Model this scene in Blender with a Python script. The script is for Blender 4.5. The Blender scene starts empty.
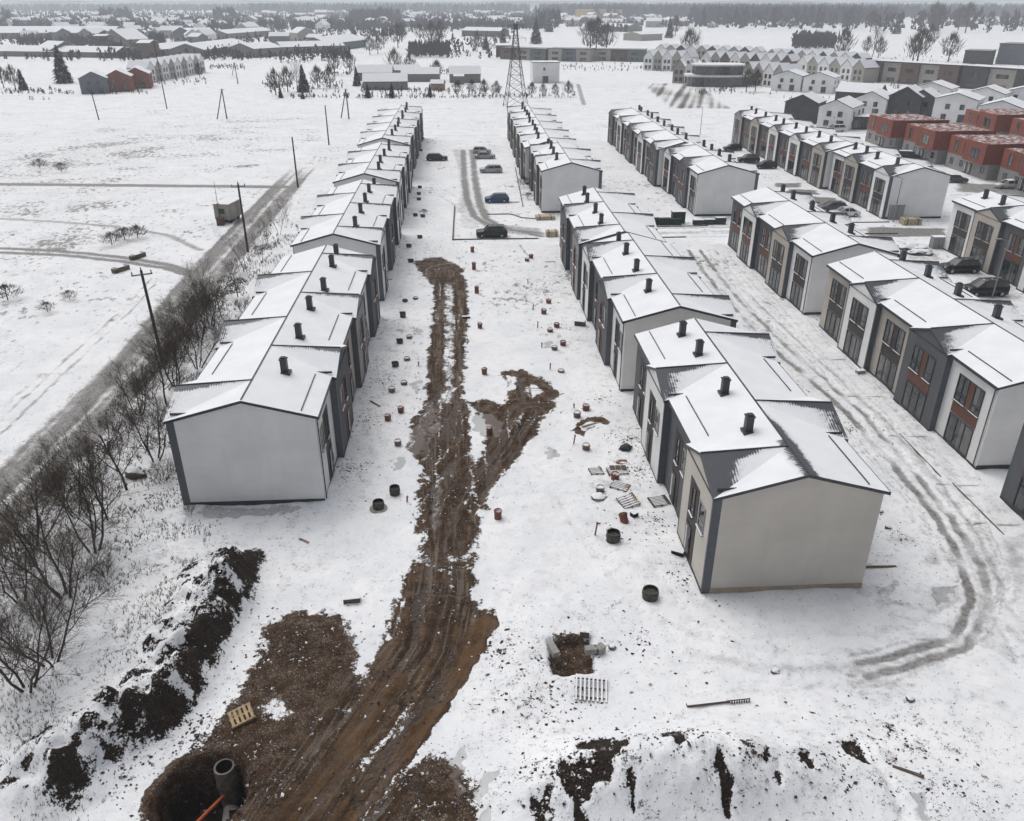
import bpy, bmesh, math, random
import numpy as np
from mathutils import Vector, Matrix
R = math.radians
S = bpy.context.scene
COL = S.collection
rng = random.Random(7)

# ---------------------------------------------------------------- camera
FPX, PITCH, YAW, CAMH = 805.0, R(27.0), R(3.17), 31.0
fw = Vector((math.sin(YAW)*math.cos(PITCH), math.cos(YAW)*math.cos(PITCH), -math.sin(PITCH)))
rt = Vector((math.cos(YAW), -math.sin(YAW), 0)); upv = rt.cross(fw)
def at(px, py, z=0.0):
    """plan position of a photo point lying at height z (used once, to lay the site out)"""
    d = fw*FPX + rt*(px-512) - upv*(py-410.5)
    t = (z-CAMH)/d.z
    return Vector((d.x*t, d.y*t, z))
cam_d = bpy.data.cameras.new('camera'); cam = bpy.data.objects.new('camera', cam_d); COL.objects.link(cam)
cam_d.sensor_fit = 'HORIZONTAL'; cam_d.sensor_width = 36; cam_d.lens = FPX*36/1024
cam_d.clip_start = 0.5; cam_d.clip_end = 40000
cam.matrix_world = Matrix(((rt.x, upv.x, -fw.x, 0), (rt.y, upv.y, -fw.y, 0), (rt.z, upv.z, -fw.z, CAMH), (0, 0, 0, 1)))
S.camera = cam

# ---------------------------------------------------------------- object helpers
class MB:
    """collects polygons with materials and links them as one mesh object"""
    def __init__(s): s.v = []; s.f = []; s.m = []; s.mats = []
    def mi(s, mat):
        if mat not in s.mats: s.mats.append(mat)
        return s.mats.index(mat)
    def poly(s, pts, mat):
        b = len(s.v); s.v += [tuple(p) for p in pts]; s.f.append(tuple(range(b, b+len(pts)))); s.m.append(s.mi(mat))
    def mesh(s, verts, faces, mat):
        b = len(s.v); s.v += [tuple(p) for p in verts]; i = s.mi(mat)
        for f in faces: s.f.append(tuple(b+k for k in f)); s.m.append(i)
    def box(s, x0, x1, y0, y1, z0, z1, mat, top=None, M=None):
        v = [(x0,y0,z0),(x1,y0,z0),(x1,y1,z0),(x0,y1,z0),(x0,y0,z1),(x1,y0,z1),(x1,y1,z1),(x0,y1,z1)]
        if M is not None: v = [tuple(M @ Vector(p)) for p in v]
        s.mesh(v, [(0,3,2,1),(0,1,5,4),(1,2,6,5),(2,3,7,6),(3,0,4,7)], mat)
        s.mesh(v[4:], [(0,1,2,3)], top or mat)
    def tube(s, p, q, r0, r1, n, mat, cap=True, open_top=False):
        p = Vector(p); q = Vector(q); d = (q-p).normalized()
        a = d.orthogonal().normalized(); b = d.cross(a)
        vs = []
        for c, r in ((p, r0), (q, r1)):
            for k in range(n):
                t = 2*math.pi*k/n; vs.append(c + a*(r*math.cos(t)) + b*(r*math.sin(t)))
        fs = [(k, (k+1) % n, n+(k+1) % n, n+k) for k in range(n)]
        if cap: fs += [tuple(range(n-1, -1, -1)), tuple(range(n, 2*n))]
        s.mesh(vs, fs, mat)
    def ring(s, c, ro, ri, h, n, mat, inner=None, floor=None, fz=0.1):
        x, y, z = c; vs = []
        for r, zz in ((ro, z), (ro, z+h), (ri, z+h), (ri, z+fz)):
            for k in range(n):
                t = 2*math.pi*k/n; vs.append((x+r*math.cos(t), y+r*math.sin(t), zz))
        q = lambda a: [(a*n+k, a*n+(k+1) % n, (a+1)*n+(k+1) % n, (a+1)*n+k) for k in range(n)]
        s.mesh(vs, q(0)+q(1), mat); s.mesh(vs, q(2)+[tuple(range(3*n, 4*n))], inner or mat)
    def data(s, name):
        me = bpy.data.meshes.new(name); me.from_pydata(s.v, [], s.f)
        for m in s.mats: me.materials.append(m)
        me.polygons.foreach_set('material_index', s.m); me.update(); return me
    def build(s, name, parent=None, smooth=False, loc=None):
        me = s.data(name)
        if smooth: me.polygons.foreach_set('use_smooth', [True]*len(me.polygons))
        return link(name, me, parent, loc)
def link(name, me, parent=None, loc=None, rz=0.0):
    o = bpy.data.objects.new(name, me); COL.objects.link(o)
    if parent is not None: o.parent = parent
    if loc is not None: o.location = loc
    if rz: o.rotation_euler.z = rz
    return o
def tag(o, label=None, cat=None, group=None, kind=None):
    if label: o['label'] = label
    if cat: o['category'] = cat
    if group: o['group'] = group
    if kind: o['kind'] = kind
    return o
def empty(name, loc, rz=0.0, label=None, cat=None, group=None):
    o = bpy.data.objects.new(name, None); COL.objects.link(o); o.location = loc; o.rotation_euler.z = rz
    o.empty_display_size = 0.2
    return tag(o, label, cat, group)
def kids(o): return [c for c in bpy.data.objects if c.parent is o]
def copy_thing(o, loc=None, rz=None, label=None, group=None, scale=None, ch=None):
    c = o.copy(); COL.objects.link(c)
    if loc is not None: c.location = loc
    if rz is not None: c.rotation_euler.z = rz
    if scale is not None: c.scale = scale if hasattr(scale, '__len__') else (scale,)*3
    if label: c['label'] = label
    if group: c['group'] = group
    for k in (ch if ch is not None else kids(o)):
        kc = k.copy(); COL.objects.link(kc); kc.parent = c
    return c

# ---------------------------------------------------------------- noise
_rs = np.random.RandomState(11); _perm = np.concatenate([_rs.permutation(256)]*2)
_ang = _rs.rand(256)*2*np.pi; _gx, _gy = np.cos(_ang), np.sin(_ang)
def pn(x, y):
    xi = np.floor(x).astype(int); yi = np.floor(y).astype(int); xf = x-xi; yf = y-yi
    u = xf*xf*xf*(xf*(xf*6-15)+10); v = yf*yf*yf*(yf*(yf*6-15)+10); xi &= 255; yi &= 255
    def g(ix, iy, dx, dy):
        h = _perm[_perm[ix & 255]+(iy & 255)]; return _gx[h]*dx+_gy[h]*dy
    a = g(xi, yi, xf, yf); b = g(xi+1, yi, xf-1, yf); c = g(xi, yi+1, xf, yf-1); d = g(xi+1, yi+1, xf-1, yf-1)
    return (a+u*(b-a)+v*((c+u*(d-c))-(a+u*(b-a))))*1.5
def fbm(x, y, o=4, gain=.5):
    s = 0; a = 1; t = 0
    for k in range(o): s = s+a*pn(x*2**k+17.3*k, y*2**k-9.1*k); t += a; a *= gain
    return s/t
def sstep(a, b, x): t = np.clip((x-a)/(b-a), 0, 1); return t*t*(3-2*t)

# ---------------------------------------------------------------- material helpers
class NT:
    def __init__(s, name):
        s.mat = bpy.data.materials.new(name); s.mat.use_nodes = True; s.t = s.mat.node_tree; s.t.nodes.clear()
        s.out = s.n('ShaderNodeOutputMaterial'); s.b = s.n('ShaderNodeBsdfPrincipled'); s.l(s.b.outputs[0], s.out.inputs[0])
        s.tc = s.n('ShaderNodeTexCoord'); s.pos = s.tc.outputs['Object']
    def n(s, t): return s.t.nodes.new(t)
    def l(s, a, b): s.t.links.new(a, b)
    def put(s, inp, v):
        if hasattr(v, 'is_output') or isinstance(v, bpy.types.NodeSocket): s.l(v, inp)
        elif isinstance(v, (tuple, list)) and len(v) == 3 and inp.type == 'RGBA': inp.default_value = (*v, 1)
        else: inp.default_value = v
    def math(s, op, a, b=0.0, c=0.0, clamp=False):
        n = s.n('ShaderNodeMath'); n.operation = op; n.use_clamp = clamp
        s.put(n.inputs[0], a); s.put(n.inputs[1], b); s.put(n.inputs[2], c); return n.outputs[0]
    def noise(s, scale, detail=4, rough=.55, vec=None, dist=0.0):
        n = s.n('ShaderNodeTexNoise'); n.inputs['Scale'].default_value = scale; n.inputs['Detail'].default_value = detail
        n.inputs['Roughness'].default_value = rough; n.inputs['Distortion'].default_value = dist
        s.l(vec or s.pos, n.inputs['Vector']); return n.outputs[0]
    def mix(s, f, a, b):
        n = s.n('ShaderNodeMix'); n.data_type = 'RGBA'; s.put(n.inputs[0], f); s.put(n.inputs[6], a); s.put(n.inputs[7], b); return n.outputs[2]
    def mixf(s, f, a, b):
        n = s.n('ShaderNodeMix'); s.put(n.inputs[0], f); s.put(n.inputs[2], a); s.put(n.inputs[3], b); return n.outputs[0]
    def step(s, x, lo, hi, a=0.0, b=1.0):
        n = s.n('ShaderNodeMapRange'); n.interpolation_type = 'SMOOTHSTEP'
        s.put(n.inputs[0], x); s.put(n.inputs[1], lo); s.put(n.inputs[2], hi); n.inputs[3].default_value = a; n.inputs[4].default_value = b; return n.outputs[0]
    def attr(s, name):
        n = s.n('ShaderNodeAttribute'); n.attribute_name = name
        q = s.n('ShaderNodeSeparateColor'); s.l(n.outputs['Color'], q.inputs[0]); return q.outputs
    def mapv(s, sc):
        n = s.n('ShaderNodeMapping'); n.inputs['Scale'].default_value = sc; s.l(s.pos, n.inputs[0]); return n.outputs[0]
    def bump(s, h, dist=.05, strength=1.0):
        n = s.n('ShaderNodeBump'); n.inputs['Strength'].default_value = strength; n.inputs['Distance'].default_value = dist
        s.put(n.inputs['Height'], h); s.l(n.outputs[0], s.b.inputs['Normal'])
    def set(s, color=None, rough=None, metal=None, spec=None):
        if color is not None: s.put(s.b.inputs['Base Color'], color)
        if rough is not None: s.put(s.b.inputs['Roughness'], rough)
        if metal is not None: s.b.inputs['Metallic'].default_value = metal
        if spec is not None: s.b.inputs['Specular IOR Level'].default_value = spec
        return s.mat
def snow_top(q, base, rough, amount=.55, scale=1.2):
    """snow lying on the upward faces of something"""
    g = q.n('ShaderNodeNewGeometry'); sp = q.n('ShaderNodeSeparateXYZ'); q.l(g.outputs['Normal'], sp.inputs[0])
    f = q.math('ADD', sp.outputs[2], q.math('MULTIPLY', q.math('SUBTRACT', q.noise(scale, 4), .5), .9))
    f = q.step(f, amount, amount+.15)
    return q.mix(f, base, (.80, .82, .85)), q.mixf(f, rough, .75)
def plain(name, c, rough=.7, var=.12, scale=1.5, metal=0.0, spec=.4, snow=None, bump=0.0, streak=False):
    q = NT(name); n1 = q.noise(scale, 5, .6, q.mapv((1, 1, .15)) if streak else None)
    lo = tuple(x*(1-var) for x in c); hi = tuple(min(1, x*(1+var)) for x in c)
    col = q.mix(q.step(n1, .3, .7), lo, hi); r = rough
    if snow is not None: col, r = snow_top(q, col, rough, snow)
    if bump: q.bump(q.noise(scale*6, 4), bump)
    return q.set(col, r, metal, spec)
M = {}
def plaster(name, c):
    q = NT(name)
    big = q.noise(.35, 3); streak = q.noise(1.6, 4, .6, q.mapv((1, 1, .12))); fine = q.noise(9, 3)
    col = q.mix(q.step(big, .3, .72), tuple(x*.93 for x in c), tuple(min(1, x*1.05) for x in c))
    col = q.mix(q.math('MULTIPLY', q.step(streak, .55, .75), .10), col, tuple(x*.62 for x in c))
    sp = q.n('ShaderNodeSeparateXYZ'); q.l(q.pos, sp.inputs[0])
    splash = q.math('MULTIPLY', q.step(q.math('ADD', sp.outputs[2], q.math('MULTIPLY', big, 1.2)), .55, 1.5, 1, 0), .28)
    col = q.mix(splash, col, tuple(x*.55 for x in c))
    ban = q.math('SINE', q.math('ADD', q.math('MULTIPLY', sp.outputs[2], 10.5), q.math('MULTIPLY', big, 3)))
    col = q.mix(q.math('MULTIPLY', q.step(ban, .2, 1), .02), col, tuple(x*.5 for x in c))
    q.bump(fine, .006); return q.set(col, .85, 0, .25)
M['white'] = plaster('white plaster', (.78, .78, .775))
M['beige'] = plaster('beige plaster', (.56, .525, .475))
M['tan'] = plaster('tan plaster', (.45, .415, .365))
M['grey'] = plaster('grey plaster', (.115, .12, .127))
M['midgrey'] = plaster('mid grey plaster', (.30, .30, .30))
M['clad'] = plain('grey sheet cladding', (.085, .095, .108), .5, .08, 2.0, 0, .4)
M['trim'] = plain('anthracite trim', (.036, .042, .050), .45, .1, 3)
M['plinth'] = plain('dark plinth', (.05, .053, .06), .8, .2, 2)
M['plinth_tan'] = plain('tan plinth', (.33, .27, .20), .85, .15, 2)
M['brown'] = plain('rust brown panel', (.125, .052, .034), .6, .18, 2.5, streak=True)
M['dark'] = plain('dark brown panel', (.045, .036, .031), .6, .2, 2.5, streak=True)
M['frame'] = plain('anthracite window frame', (.04, .043, .047), .45)
M['wframe'] = plain('pale window frame', (.62, .62, .6), .5)
M['door'] = plain('dark door', (.03, .031, .034), .4)
def glass_mat():
    q = NT('window glass'); n = q.noise(.9, 2); sp = q.n('ShaderNodeSeparateXYZ'); q.l(q.pos, sp.inputs[0]); oi = q.n('ShaderNodeObjectInfo')
    wn = q.n('ShaderNodeTexWhiteNoise'); wn.noise_dimensions = '2D'; cv = q.n('ShaderNodeCombineXYZ'); q.l(q.math('FLOOR', q.math('MULTIPLY', sp.outputs[1], 1.05)), cv.inputs[0]); q.l(q.math('MULTIPLY', oi.outputs['Random'], 91.0), cv.inputs[1]); q.l(cv.outputs[0], wn.inputs['Vector'])
    col = q.mix(q.step(n, .4, .62), (.020, .025, .028), (.05, .054, .056)); cur = q.math('GREATER_THAN', wn.outputs['Value'], .74)
    col = q.mix(q.math('MULTIPLY', cur, .75), col, (.14, .14, .136)); return q.set(col, .07, 0, .7)
M['glass'] = glass_mat()
M['concrete'] = plain('grey concrete', (.29, .285, .27), .9, .2, 3, bump=.02)
M['wetconcrete'] = plain('wet dark concrete', (.062, .062, .05), .75, .35, 4, bump=.02)
M['shaft'] = plain('muddy concrete', (.15, .135, .11), .9, .35, 2.5, bump=.02)
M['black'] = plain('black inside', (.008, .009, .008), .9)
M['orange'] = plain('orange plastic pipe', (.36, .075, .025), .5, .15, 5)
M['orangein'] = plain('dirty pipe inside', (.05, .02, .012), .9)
M['pipe'] = plain('weathered orange pipe', (.17, .056, .032), .6, .3, 5, snow=.93)
M['pipepale'] = plain('pale brown pipe', (.17, .10, .075), .65, .25, 5, snow=.85)
M['wood'] = plain('weathered timber', (.27, .195, .125), .85, .3, 4, snow=.98)
M['newwood'] = plain('fresh pallet wood', (.36, .265, .15), .8, .25, 4)
M['oldwood'] = plain('wet brown timber', (.10, .07, .048), .85, .3, 4)
M['pole'] = plain('tarred pole', (.045, .04, .036), .9, .3, 3)
M['steel'] = plain('galvanised steel', (.24, .25, .26), .5, .15, 3, metal=.3)
M['bark'] = plain('grey brown bark', (.042, .035, .029), .95, .35, 3)
M['twig'] = plain('brown twigs', (.068, .050, .033), .95, .3, 1.0)
M['twigolive'] = plain('olive brown twigs', (.07, .057, .037), .95, .3, 1.0)
M['conifer'] = plain('dark needles', (.022, .032, .026), .95, .4, 2.5, snow=.93)
M['palewood'] = plain('pale new timber', (.46, .40, .28), .85, .2, 4)
M['snow'] = plain('snow', (.80, .82, .85), .75, .03, 1.0)

def roof_mat():
    q = NT('snowy ribbed sheet roof'); a = q.attr('cover')
    bare, rib = a[0], a[1]
    s = q.math('SINE', q.math('MULTIPLY', rib, 2*math.pi*100/.17))
    n1 = q.noise(.55, 4); n2 = q.noise(3.5, 4)
    v = q.math('ADD', bare, q.math('MULTIPLY', s, q.math('MULTIPLY', q.step(bare, .02, .3), .055)))
    v = q.math('ADD', v, q.math('MULTIPLY', q.math('SUBTRACT', n1, .5), .5))
    v = q.math('ADD', v, q.math('MULTIPLY', q.math('SUBTRACT', n2, .5), .38))
    m = q.step(v, .44, .58)
    thin = q.math('MULTIPLY', q.step(v, .22, .5), .22)
    metal = q.mix(q.step(s, -.6, .6), (.066, .073, .084), (.078, .087, .098))
    snow = q.mix(q.step(n1, .3, .7), (.80, .82, .85), (.86, .875, .90))
    snow = q.mix(thin, snow, (.30, .32, .35))
    col = q.mix(m, snow, metal)
    q.bump(q.math('ADD', q.math('MULTIPLY', q.math('SUBTRACT', 1.0, m), q.math('ADD', q.math('MULTIPLY', n2, .4), 1.0)), q.math('MULTIPLY', s, .03)), .05)
    return q.set(col, q.mixf(m, .75, .45), 0, .3)
M['roof'] = roof_mat()
HAZE, EXPO = 0.00030, 0.18
# ---------------------------------------------------------------- ground
def grow(start, step, ratio, end):
    out = []; v = start; s = step
    while v < end: s *= ratio; v += s; out.append(v)
    return out
gx0 = list(np.arange(-36, 34, .15)); hi = grow(gx0[-1], .15, 1.05, 16000); lo = [-36-(v-gx0[-1]) for v in hi]
def cap_dense(start, step0, ratio, mx, until, end):
    out = []; v = start; s = step0
    while v < end:
        s = min(s*ratio, mx) if v < until else s*1.06
        v += s; out.append(v)
    return out
hi = cap_dense(gx0[-1], .15, 1.02, .8, 110, 16000); left = cap_dense(36, .15, 1.03, 1.2, 110, 16000)
XL = np.array([-v for v in left[::-1]]+gx0+hi)
gy0 = list(np.arange(17, 62, .15)); YM = grow(gy0[-1], .15, 1.012, 76); YM += list(np.arange(YM[-1]+.32, 205, .32))
YL = np.array([-400, -200, -100, -40, 0, 8, 13, 15.5, 16.5]+gy0+YM+grow(YM[-1], .32, 1.02, 14000))
GX, GY = np.meshgrid(XL, YL); nx, ny = len(XL), len(YL)
print('ground', nx, ny, nx*ny)
Zg = np.zeros_like(GX)
mud = np.zeros_like(GX); wet = np.zeros_like(GX); trk = np.zeros_like(GX)
spk = np.zeros_like(GX); fl0 = GX.copy(); fl1 = GY.copy(); fl2 = np.zeros_like(GX); earth = np.zeros_like(GX); stub = np.zeros_like(GX)
WX = GX+.7*fbm(GX*.45, GY*.45, 3)+.25*pn(GX*1.9, GY*1.9); WY = GY+.7*fbm(GX*.45+50, GY*.45, 3)+.25*pn(GX*1.9+31, GY*1.9)
def win(pts, pad):
    xs = [p[0] for p in pts]; ys = [p[1] for p in pts]
    i0, i1 = np.searchsorted(XL, [min(xs)-pad, max(xs)+pad]); j0, j1 = np.searchsorted(YL, [min(ys)-pad, max(ys)+pad])
    return slice(j0, j1), slice(i0, i1)
def W(pts): return [tuple(at(*p)[:2]) for p in pts]
def seg_d(P, x, y, closed=False):
    d = np.full(x.shape, 1e9); n = len(P); side = np.zeros(x.shape); tt = np.zeros(x.shape); acc = 0
    for k in range(n if closed else n-1):
        ax, ay = P[k]; bx, by = P[(k+1) % n]; ex, ey = bx-ax, by-ay; L2 = ex*ex+ey*ey+1e-9
        t = np.clip(((x-ax)*ex+(y-ay)*ey)/L2, 0, 1); dd = np.hypot(x-ax-t*ex, y-ay-t*ey)
        c = dd < d; d = np.where(c, dd, d); side = np.where(c, np.sign(ex*(y-ay)-ey*(x-ax)), side); tt = np.where(c, acc+t*math.sqrt(L2), tt); acc += math.sqrt(L2)
    return d, side, tt
def inside(P, x, y):
    r = np.zeros(x.shape, bool); n = len(P)
    for k in range(n):
        ax, ay = P[k]; bx, by = P[(k+1) % n]
        if ay == by: continue
        c = (ay > y) != (by > y); xx = (bx-ax)*(y-ay)/(by-ay)+ax; r ^= c & (x < xx)
    return r
def area(arr, px, val=1.0, soft=.5, warp=True, world=False, op='max'):
    P = px if world else W(px); w = win(P, 4)
    x, y = (WX[w], WY[w]) if warp else (GX[w], GY[w])
    d, _, _ = seg_d(P, x, y, True); sd = np.where(inside(P, x, y), d, -d)
    m = sstep(-soft, soft, sd)*val
    if op == 'max': arr[w] = np.maximum(arr[w], m)
    elif op == 'add': arr[w] += m
    elif op == 'cut': arr[w] *= (1-m)
    return w, sd
def line(arr, px, hw, val=1.0, soft=.3, warp=True, world=False, op='max', dash=0):
    P = px if world else W(px); w = win(P, hw+4)
    x, y = (WX[w]*.35+GX[w]*.65, WY[w]*.35+GY[w]*.65) if warp else (GX[w], GY[w])
    d, side, t = seg_d(P, x, y); m = sstep(hw+soft, hw-soft, d)*val
    if dash: m = m*(.35+.65*sstep(.2-dash, .75-dash, .5+.8*fbm(t*.22+hw*7, d*.2+P[0][0], 3)))
    if op == 'max': arr[w] = np.maximum(arr[w], m)
    elif op == 'add': arr[w] += m
    elif op == 'cut': arr[w] *= (1-m)
    return w, d, side, t
# gentle undulation everywhere, flat around the houses
Zg += .22*fbm(GX*.2+3, GY*.2, 4)*(GY < 75)*np.clip((75-GY)/15, 0, 1)+.10*fbm(GX*.12, GY*.12, 3)*np.exp(-np.maximum(GY-70, 0)/60)+.05*fbm(GX*.7, GY*.7, 3)*np.exp(-np.maximum(GY-60, 0)/40)+.07*fbm(GX*1.5+7, GY*1.5, 3)*np.clip(.4+fbm(GX*.1+9, GY*.1, 2)*2, 0, 1)*(GY < 75)
near = np.exp(-np.maximum(GY-55, 0)/25)
spk += .62*np.clip(.32+1.8*fbm(GX*.11, GY*.11, 3), .05, 1)
for cpx, cr_, cv in (((760,660), 7, .5), ((600,560), 5, .4), ((930,700), 4, .3), ((560,530), 3, .4)):
    cc = at(*cpx); spk *= 1-cv*np.exp(-((GX-cc.x)**2+(GY-cc.y)**2)/cr_**2)
# --- main mud road
ROAD = [(268,835),(330,745),(362,690),(385,630),(405,580),(418,540),(418,500),(420,470),(408,446),(410,428),(424,405),(428,360),(432,320),(434,290),(418,270),(412,261),(440,256),(462,268),(468,285),(469,310),(467,340),(464,380),(467,402),(487,398),(505,404),(514,392),(500,374),(520,369),(538,375),(562,390),(547,415),(530,440),(507,470),(486,502),(478,522),(475,560),(478,600),(491,612),(470,650),(442,700),(417,740),(392,772),(352,835)]
area(mud, ROAD, .92, .45)
w, d, s, t = line(trk*0, [(449,284),(449,330),(449,380),(447,402)], .55)
mud[w] *= 1-.6*sstep(.8, .2, d)*(.6+.4*sstep(-.3, .3, fbm(GX[w]*.6, GY[w]*.6, 2)))
area(mud, [(468,404),(487,420),(492,432),(476,462),(470,455)], .85, .35, op='cut')
ruts = [[(300,835),(350,757),(395,692),(420,622),(432,560),(433,505),(427,452),(432,400),(437,340),(441,288)],
        [(340,835),(395,762),(440,690),(462,640),(464,590),(461,545),(458,500),(453,445),(455,385),(457,330),(459,290)],
        [(475,640),(430,712),(385,768),(335,835)],
        [(462,540),(480,490),(510,445),(530,415)], [(470,520),(492,480),(525,440),(545,410)]]
for k, rl in enumerate(ruts):
    w, d, s, t = line(trk*0, rl, .4)
    dep = .13*sstep(-.6, .5, fbm(t*.25+k*9, d*0+k, 2))+.03
    Zg[w] += -dep*np.exp(-(d/.28)**2)+.10*np.exp(-((d-.62)/.2)**2)*(.4+.9*np.abs(fbm(t*1.3, s*3+k, 3)))
    # squeezed-out ridges darkened in place of shading; wet rut floor painted with grey sheen
    stub[w] = np.maximum(stub[w], .75*sstep(.2,.05,np.abs(d-.62))*sstep(-.25,.3,fbm(t*.9+k, s*2+k*3, 3)))
    wet[w] = np.maximum(wet[w], .45*sstep(.42, .2, d)*sstep(.0, .35, fbm(t*.16+k*5, d*.3, 2)))
Zg += mud*(.10*fbm(GX*1.6, GY*1.6, 4)+.03*pn(GX*5, GY*5))*sstep(75, 50, GY)
# long streaks drawn out along the direction of travel
for cl, hwid, sd_ in (([(300,845),(375,735),(432,650),(446,590),(447,530),(444,470),(443,420),(446,360),(448,300),(445,270)], 3.2, 1), ([(452,545),(480,495),(512,450),(535,412)], 2.2, 5)):
    w, d, s, t = line(stub*0, cl, hwid, warp=False); lat = d*s
    st = fbm(lat*1.7+sd_*11, t*.11+.3*lat, 4); fi = fbm(lat*4.5+sd_, t*.5, 3); inm = sstep(.5, .8, mud[w]); take = (d < 4.2) & ((sd_ == 1) | (lat < -.9) | (t > 4))*((sd_ == 1) | (d < 2.4)); fl0[w] = np.where(take, lat+sd_*20, fl0[w]); fl1[w] = np.where(take, t, fl1[w]); fl2[w] = np.where(take, sstep(3.8, 2.6, d), fl2[w])
    mud[w] -= inm*(.40*sstep(.18, .5, st+.35*fi))
    stub[w] = np.maximum(stub[w], inm*.8*sstep(-.02, -.3, st+.3*fi)); wet[w] = np.maximum(wet[w], inm*.42*sstep(.05, .25, fbm(lat*1.1+40, t*.09, 3)))
    Zg[w] += inm*.08*st
# smooth brown wheel lanes at the very front
for rl in ([(262,850),(330,770),(372,712),(395,678)], [(318,850),(372,783),(415,733),(455,672),(486,622)]):
    w, d, s, t = line(stub*0, rl, .55); m = sstep(.85, .5, d+.2*fbm(t*.8, s*3, 2))
    mud[w] = np.maximum(mud[w], 1.5*m); Zg[w] += m*-.07; wet[w] = np.maximum(wet[w], .16*m)
# side patches of mud
for P in ([(120,835),(165,785),(205,735),(235,690),(262,650),(268,622),(300,608),(345,617),(358,650),(366,688),(352,725),(318,790),(290,835)],
          [(345,835),(398,772),(420,753),(450,762),(474,788),(482,835)], [(548,640),(572,632),(590,640),(597,668),(580,678),(556,672)]):
    w, sd = area(mud, P, .86, .6)
    Zg[w] += sstep(0, 1.2, sd)*(.16+.28*np.abs(fbm(GX[w]*.8, GY[w]*.8, 4)))
    stub[w] = np.maximum(stub[w], .55*sstep(-.2, .6, sd))
area(mud, [(265,715),(283,700),(292,715),(278,728)], .8, .3, op='cut')
area(mud, [(585,428),(590,415),(603,416),(608,428),(600,437)], 0.0)
for P in ([(571,428),(578,421),(592,417),(604,416),(612,421),(606,426),(596,425),(586,437),(580,434)],):
    area(mud, P, .9, .22)
area(mud, [(580,427),(590,422),(597,423),(588,432)], .85, .2, op='cut')
# mud ring round the small snow island of the side branch
area(mud, [(500,372),(510,369),(522,371),(532,378),(548,384),(566,394),(552,397),(540,408),(518,408),(510,396),(506,386)], .85, .3)
area(mud, [(504,376),(513,374),(516,386),(509,390)], .8, .25, op='cut'); area(mud, [(524,388),(536,385),(542,392),(532,398),(524,396)], .75, .3, op='cut')
# puddles
for P, v in (([(407,440),(412,428),(424,424),(424,452),(414,458)], .9), ([(474,416),(490,414),(505,422),(500,436),(486,438),(474,430)], .9),
          ([(446,772),(466,752),(470,762),(455,782),(468,800),(460,806)], .8), ([(470,800),(490,772),(500,776),(482,812)], .8), ([(478,835),(486,812),(496,808),(492,835)], .8),
          ([(423,405),(437,400),(442,430),(430,445),(422,425)], .6), ([(412,384),(420,378),(423,390),(416,394)], .7), ([(546,450),(556,445),(560,455),(551,460)], .7),
          ([(390,460),(402,459),(404,468),(394,470)], .7), ([(540,343),(552,341),(552,347),(543,348)], .6), ([(412,331),(422,328),(421,334)], .6),
          ([(905,790),(914,788),(935,826),(922,830)], .6), ([(195,512),(215,506),(300,505),(306,509),(270,517),(205,519)], .5),
          ([(428,500),(440,470),(446,500),(440,540),(430,535)], .5), ([(872,585),(900,570),(905,580),(880,597)], .45), ([(930,590),(960,578),(956,598),(935,605)], .6)):
    w, sd = area(wet, P, v, .3)
    Zg[w] += -.05*sstep(-.2, .4, sd)
    if v > .65: Zg[w] = np.where(sd > .15, -.03, Zg[w])
# --- black earth bank on the left
spine = [(30,835),(55,800),(85,765),(125,738),(160,722),(182,690),(205,645),(232,602),(243,560),(238,545)]
w, d, s, t = line(earth*0, spine, 1.0, warp=False)
dd = d*s; lump = fbm(GX[w]*.55, GY[w]*.55, 4)
prof = np.where(dd > 0, np.exp(-(dd/2.6)**2), np.exp(-(dd/.95)**2)); L = t.max()
hb = 2.1*prof*(1+.9*lump)*sstep(0, 3, t)*sstep(L, L-4, t)
Zg[w] += np.maximum(hb, 0)+.22*np.exp(-((dd-2.5)/3.5)**2)*np.abs(fbm(GX[w]*.9+9, GY[w]*.9, 4))
cr = sstep(-1.7, -.9, dd)*sstep(.5, -.05, dd)*sstep(-.25, .25, fbm(GX[w]*.5+3, GY[w]*.5, 4)+.2)
cr2 = sstep(.16, .28, np.abs(fbm(GX[w]*.55+40, GY[w]*.75, 4))*1.6-.04*np.abs(dd-1.0))*sstep(4.6, 2.6, dd)*sstep(-1.5, 0, dd)
earth[w] = np.maximum(earth[w], np.maximum(cr, .62*cr2)*sstep(.5, 2, t)*sstep(L, L-2, t))
spk[w] += .35*np.exp(-((dd-2)/4)**2)
# --- snowy mound of spoil at the front
def mound(cx, cy, rx, ry, h, seed, rough=.35):
    w = win([(cx-rx*2, cy-ry*2), (cx+rx*2, cy+ry*2)], 0)
    e = ((GX[w]-cx)/rx)**2+((GY[w]-cy)/ry)**2
    b = np.exp(-e*1.4); Zg[w] += h*b*(1+rough*fbm(GX[w]*.7+seed, GY[w]*.7, 4)); return w, e, b
w, e, b = mound(9.0, 23.8, 7.4, 2.5, 2.8, 3, .16)
ch = fbm(GX[w]*.62+11, GY[w]*.62+5, 4); streak = fbm(GX[w]*1.3+2, GY[w]*.5, 3)
lip = sstep(1.2, .5, e)
for px, rr in (((598,762), 1.15), ((672,755), .8), ((545,800), .7), ((628,800), .5), ((855,745), .45), ((765,775), .5), ((800,762), .35), ((505,805), .6), ((720,800), .4), ((575,790), .8)):
    c = at(*px, .7); q = np.hypot((GX[w]-c.x)/rr, (GY[w]-c.y)/(rr*1.6))
    m = .95*sstep(1.0, .5, q+1.5*streak+1.0*ch); earth[w] = np.maximum(earth[w], m); Zg[w] += -.22*m+.1*m*np.abs(ch)
spk[w] += .95*lip*sstep(-.35, .2, ch)
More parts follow.
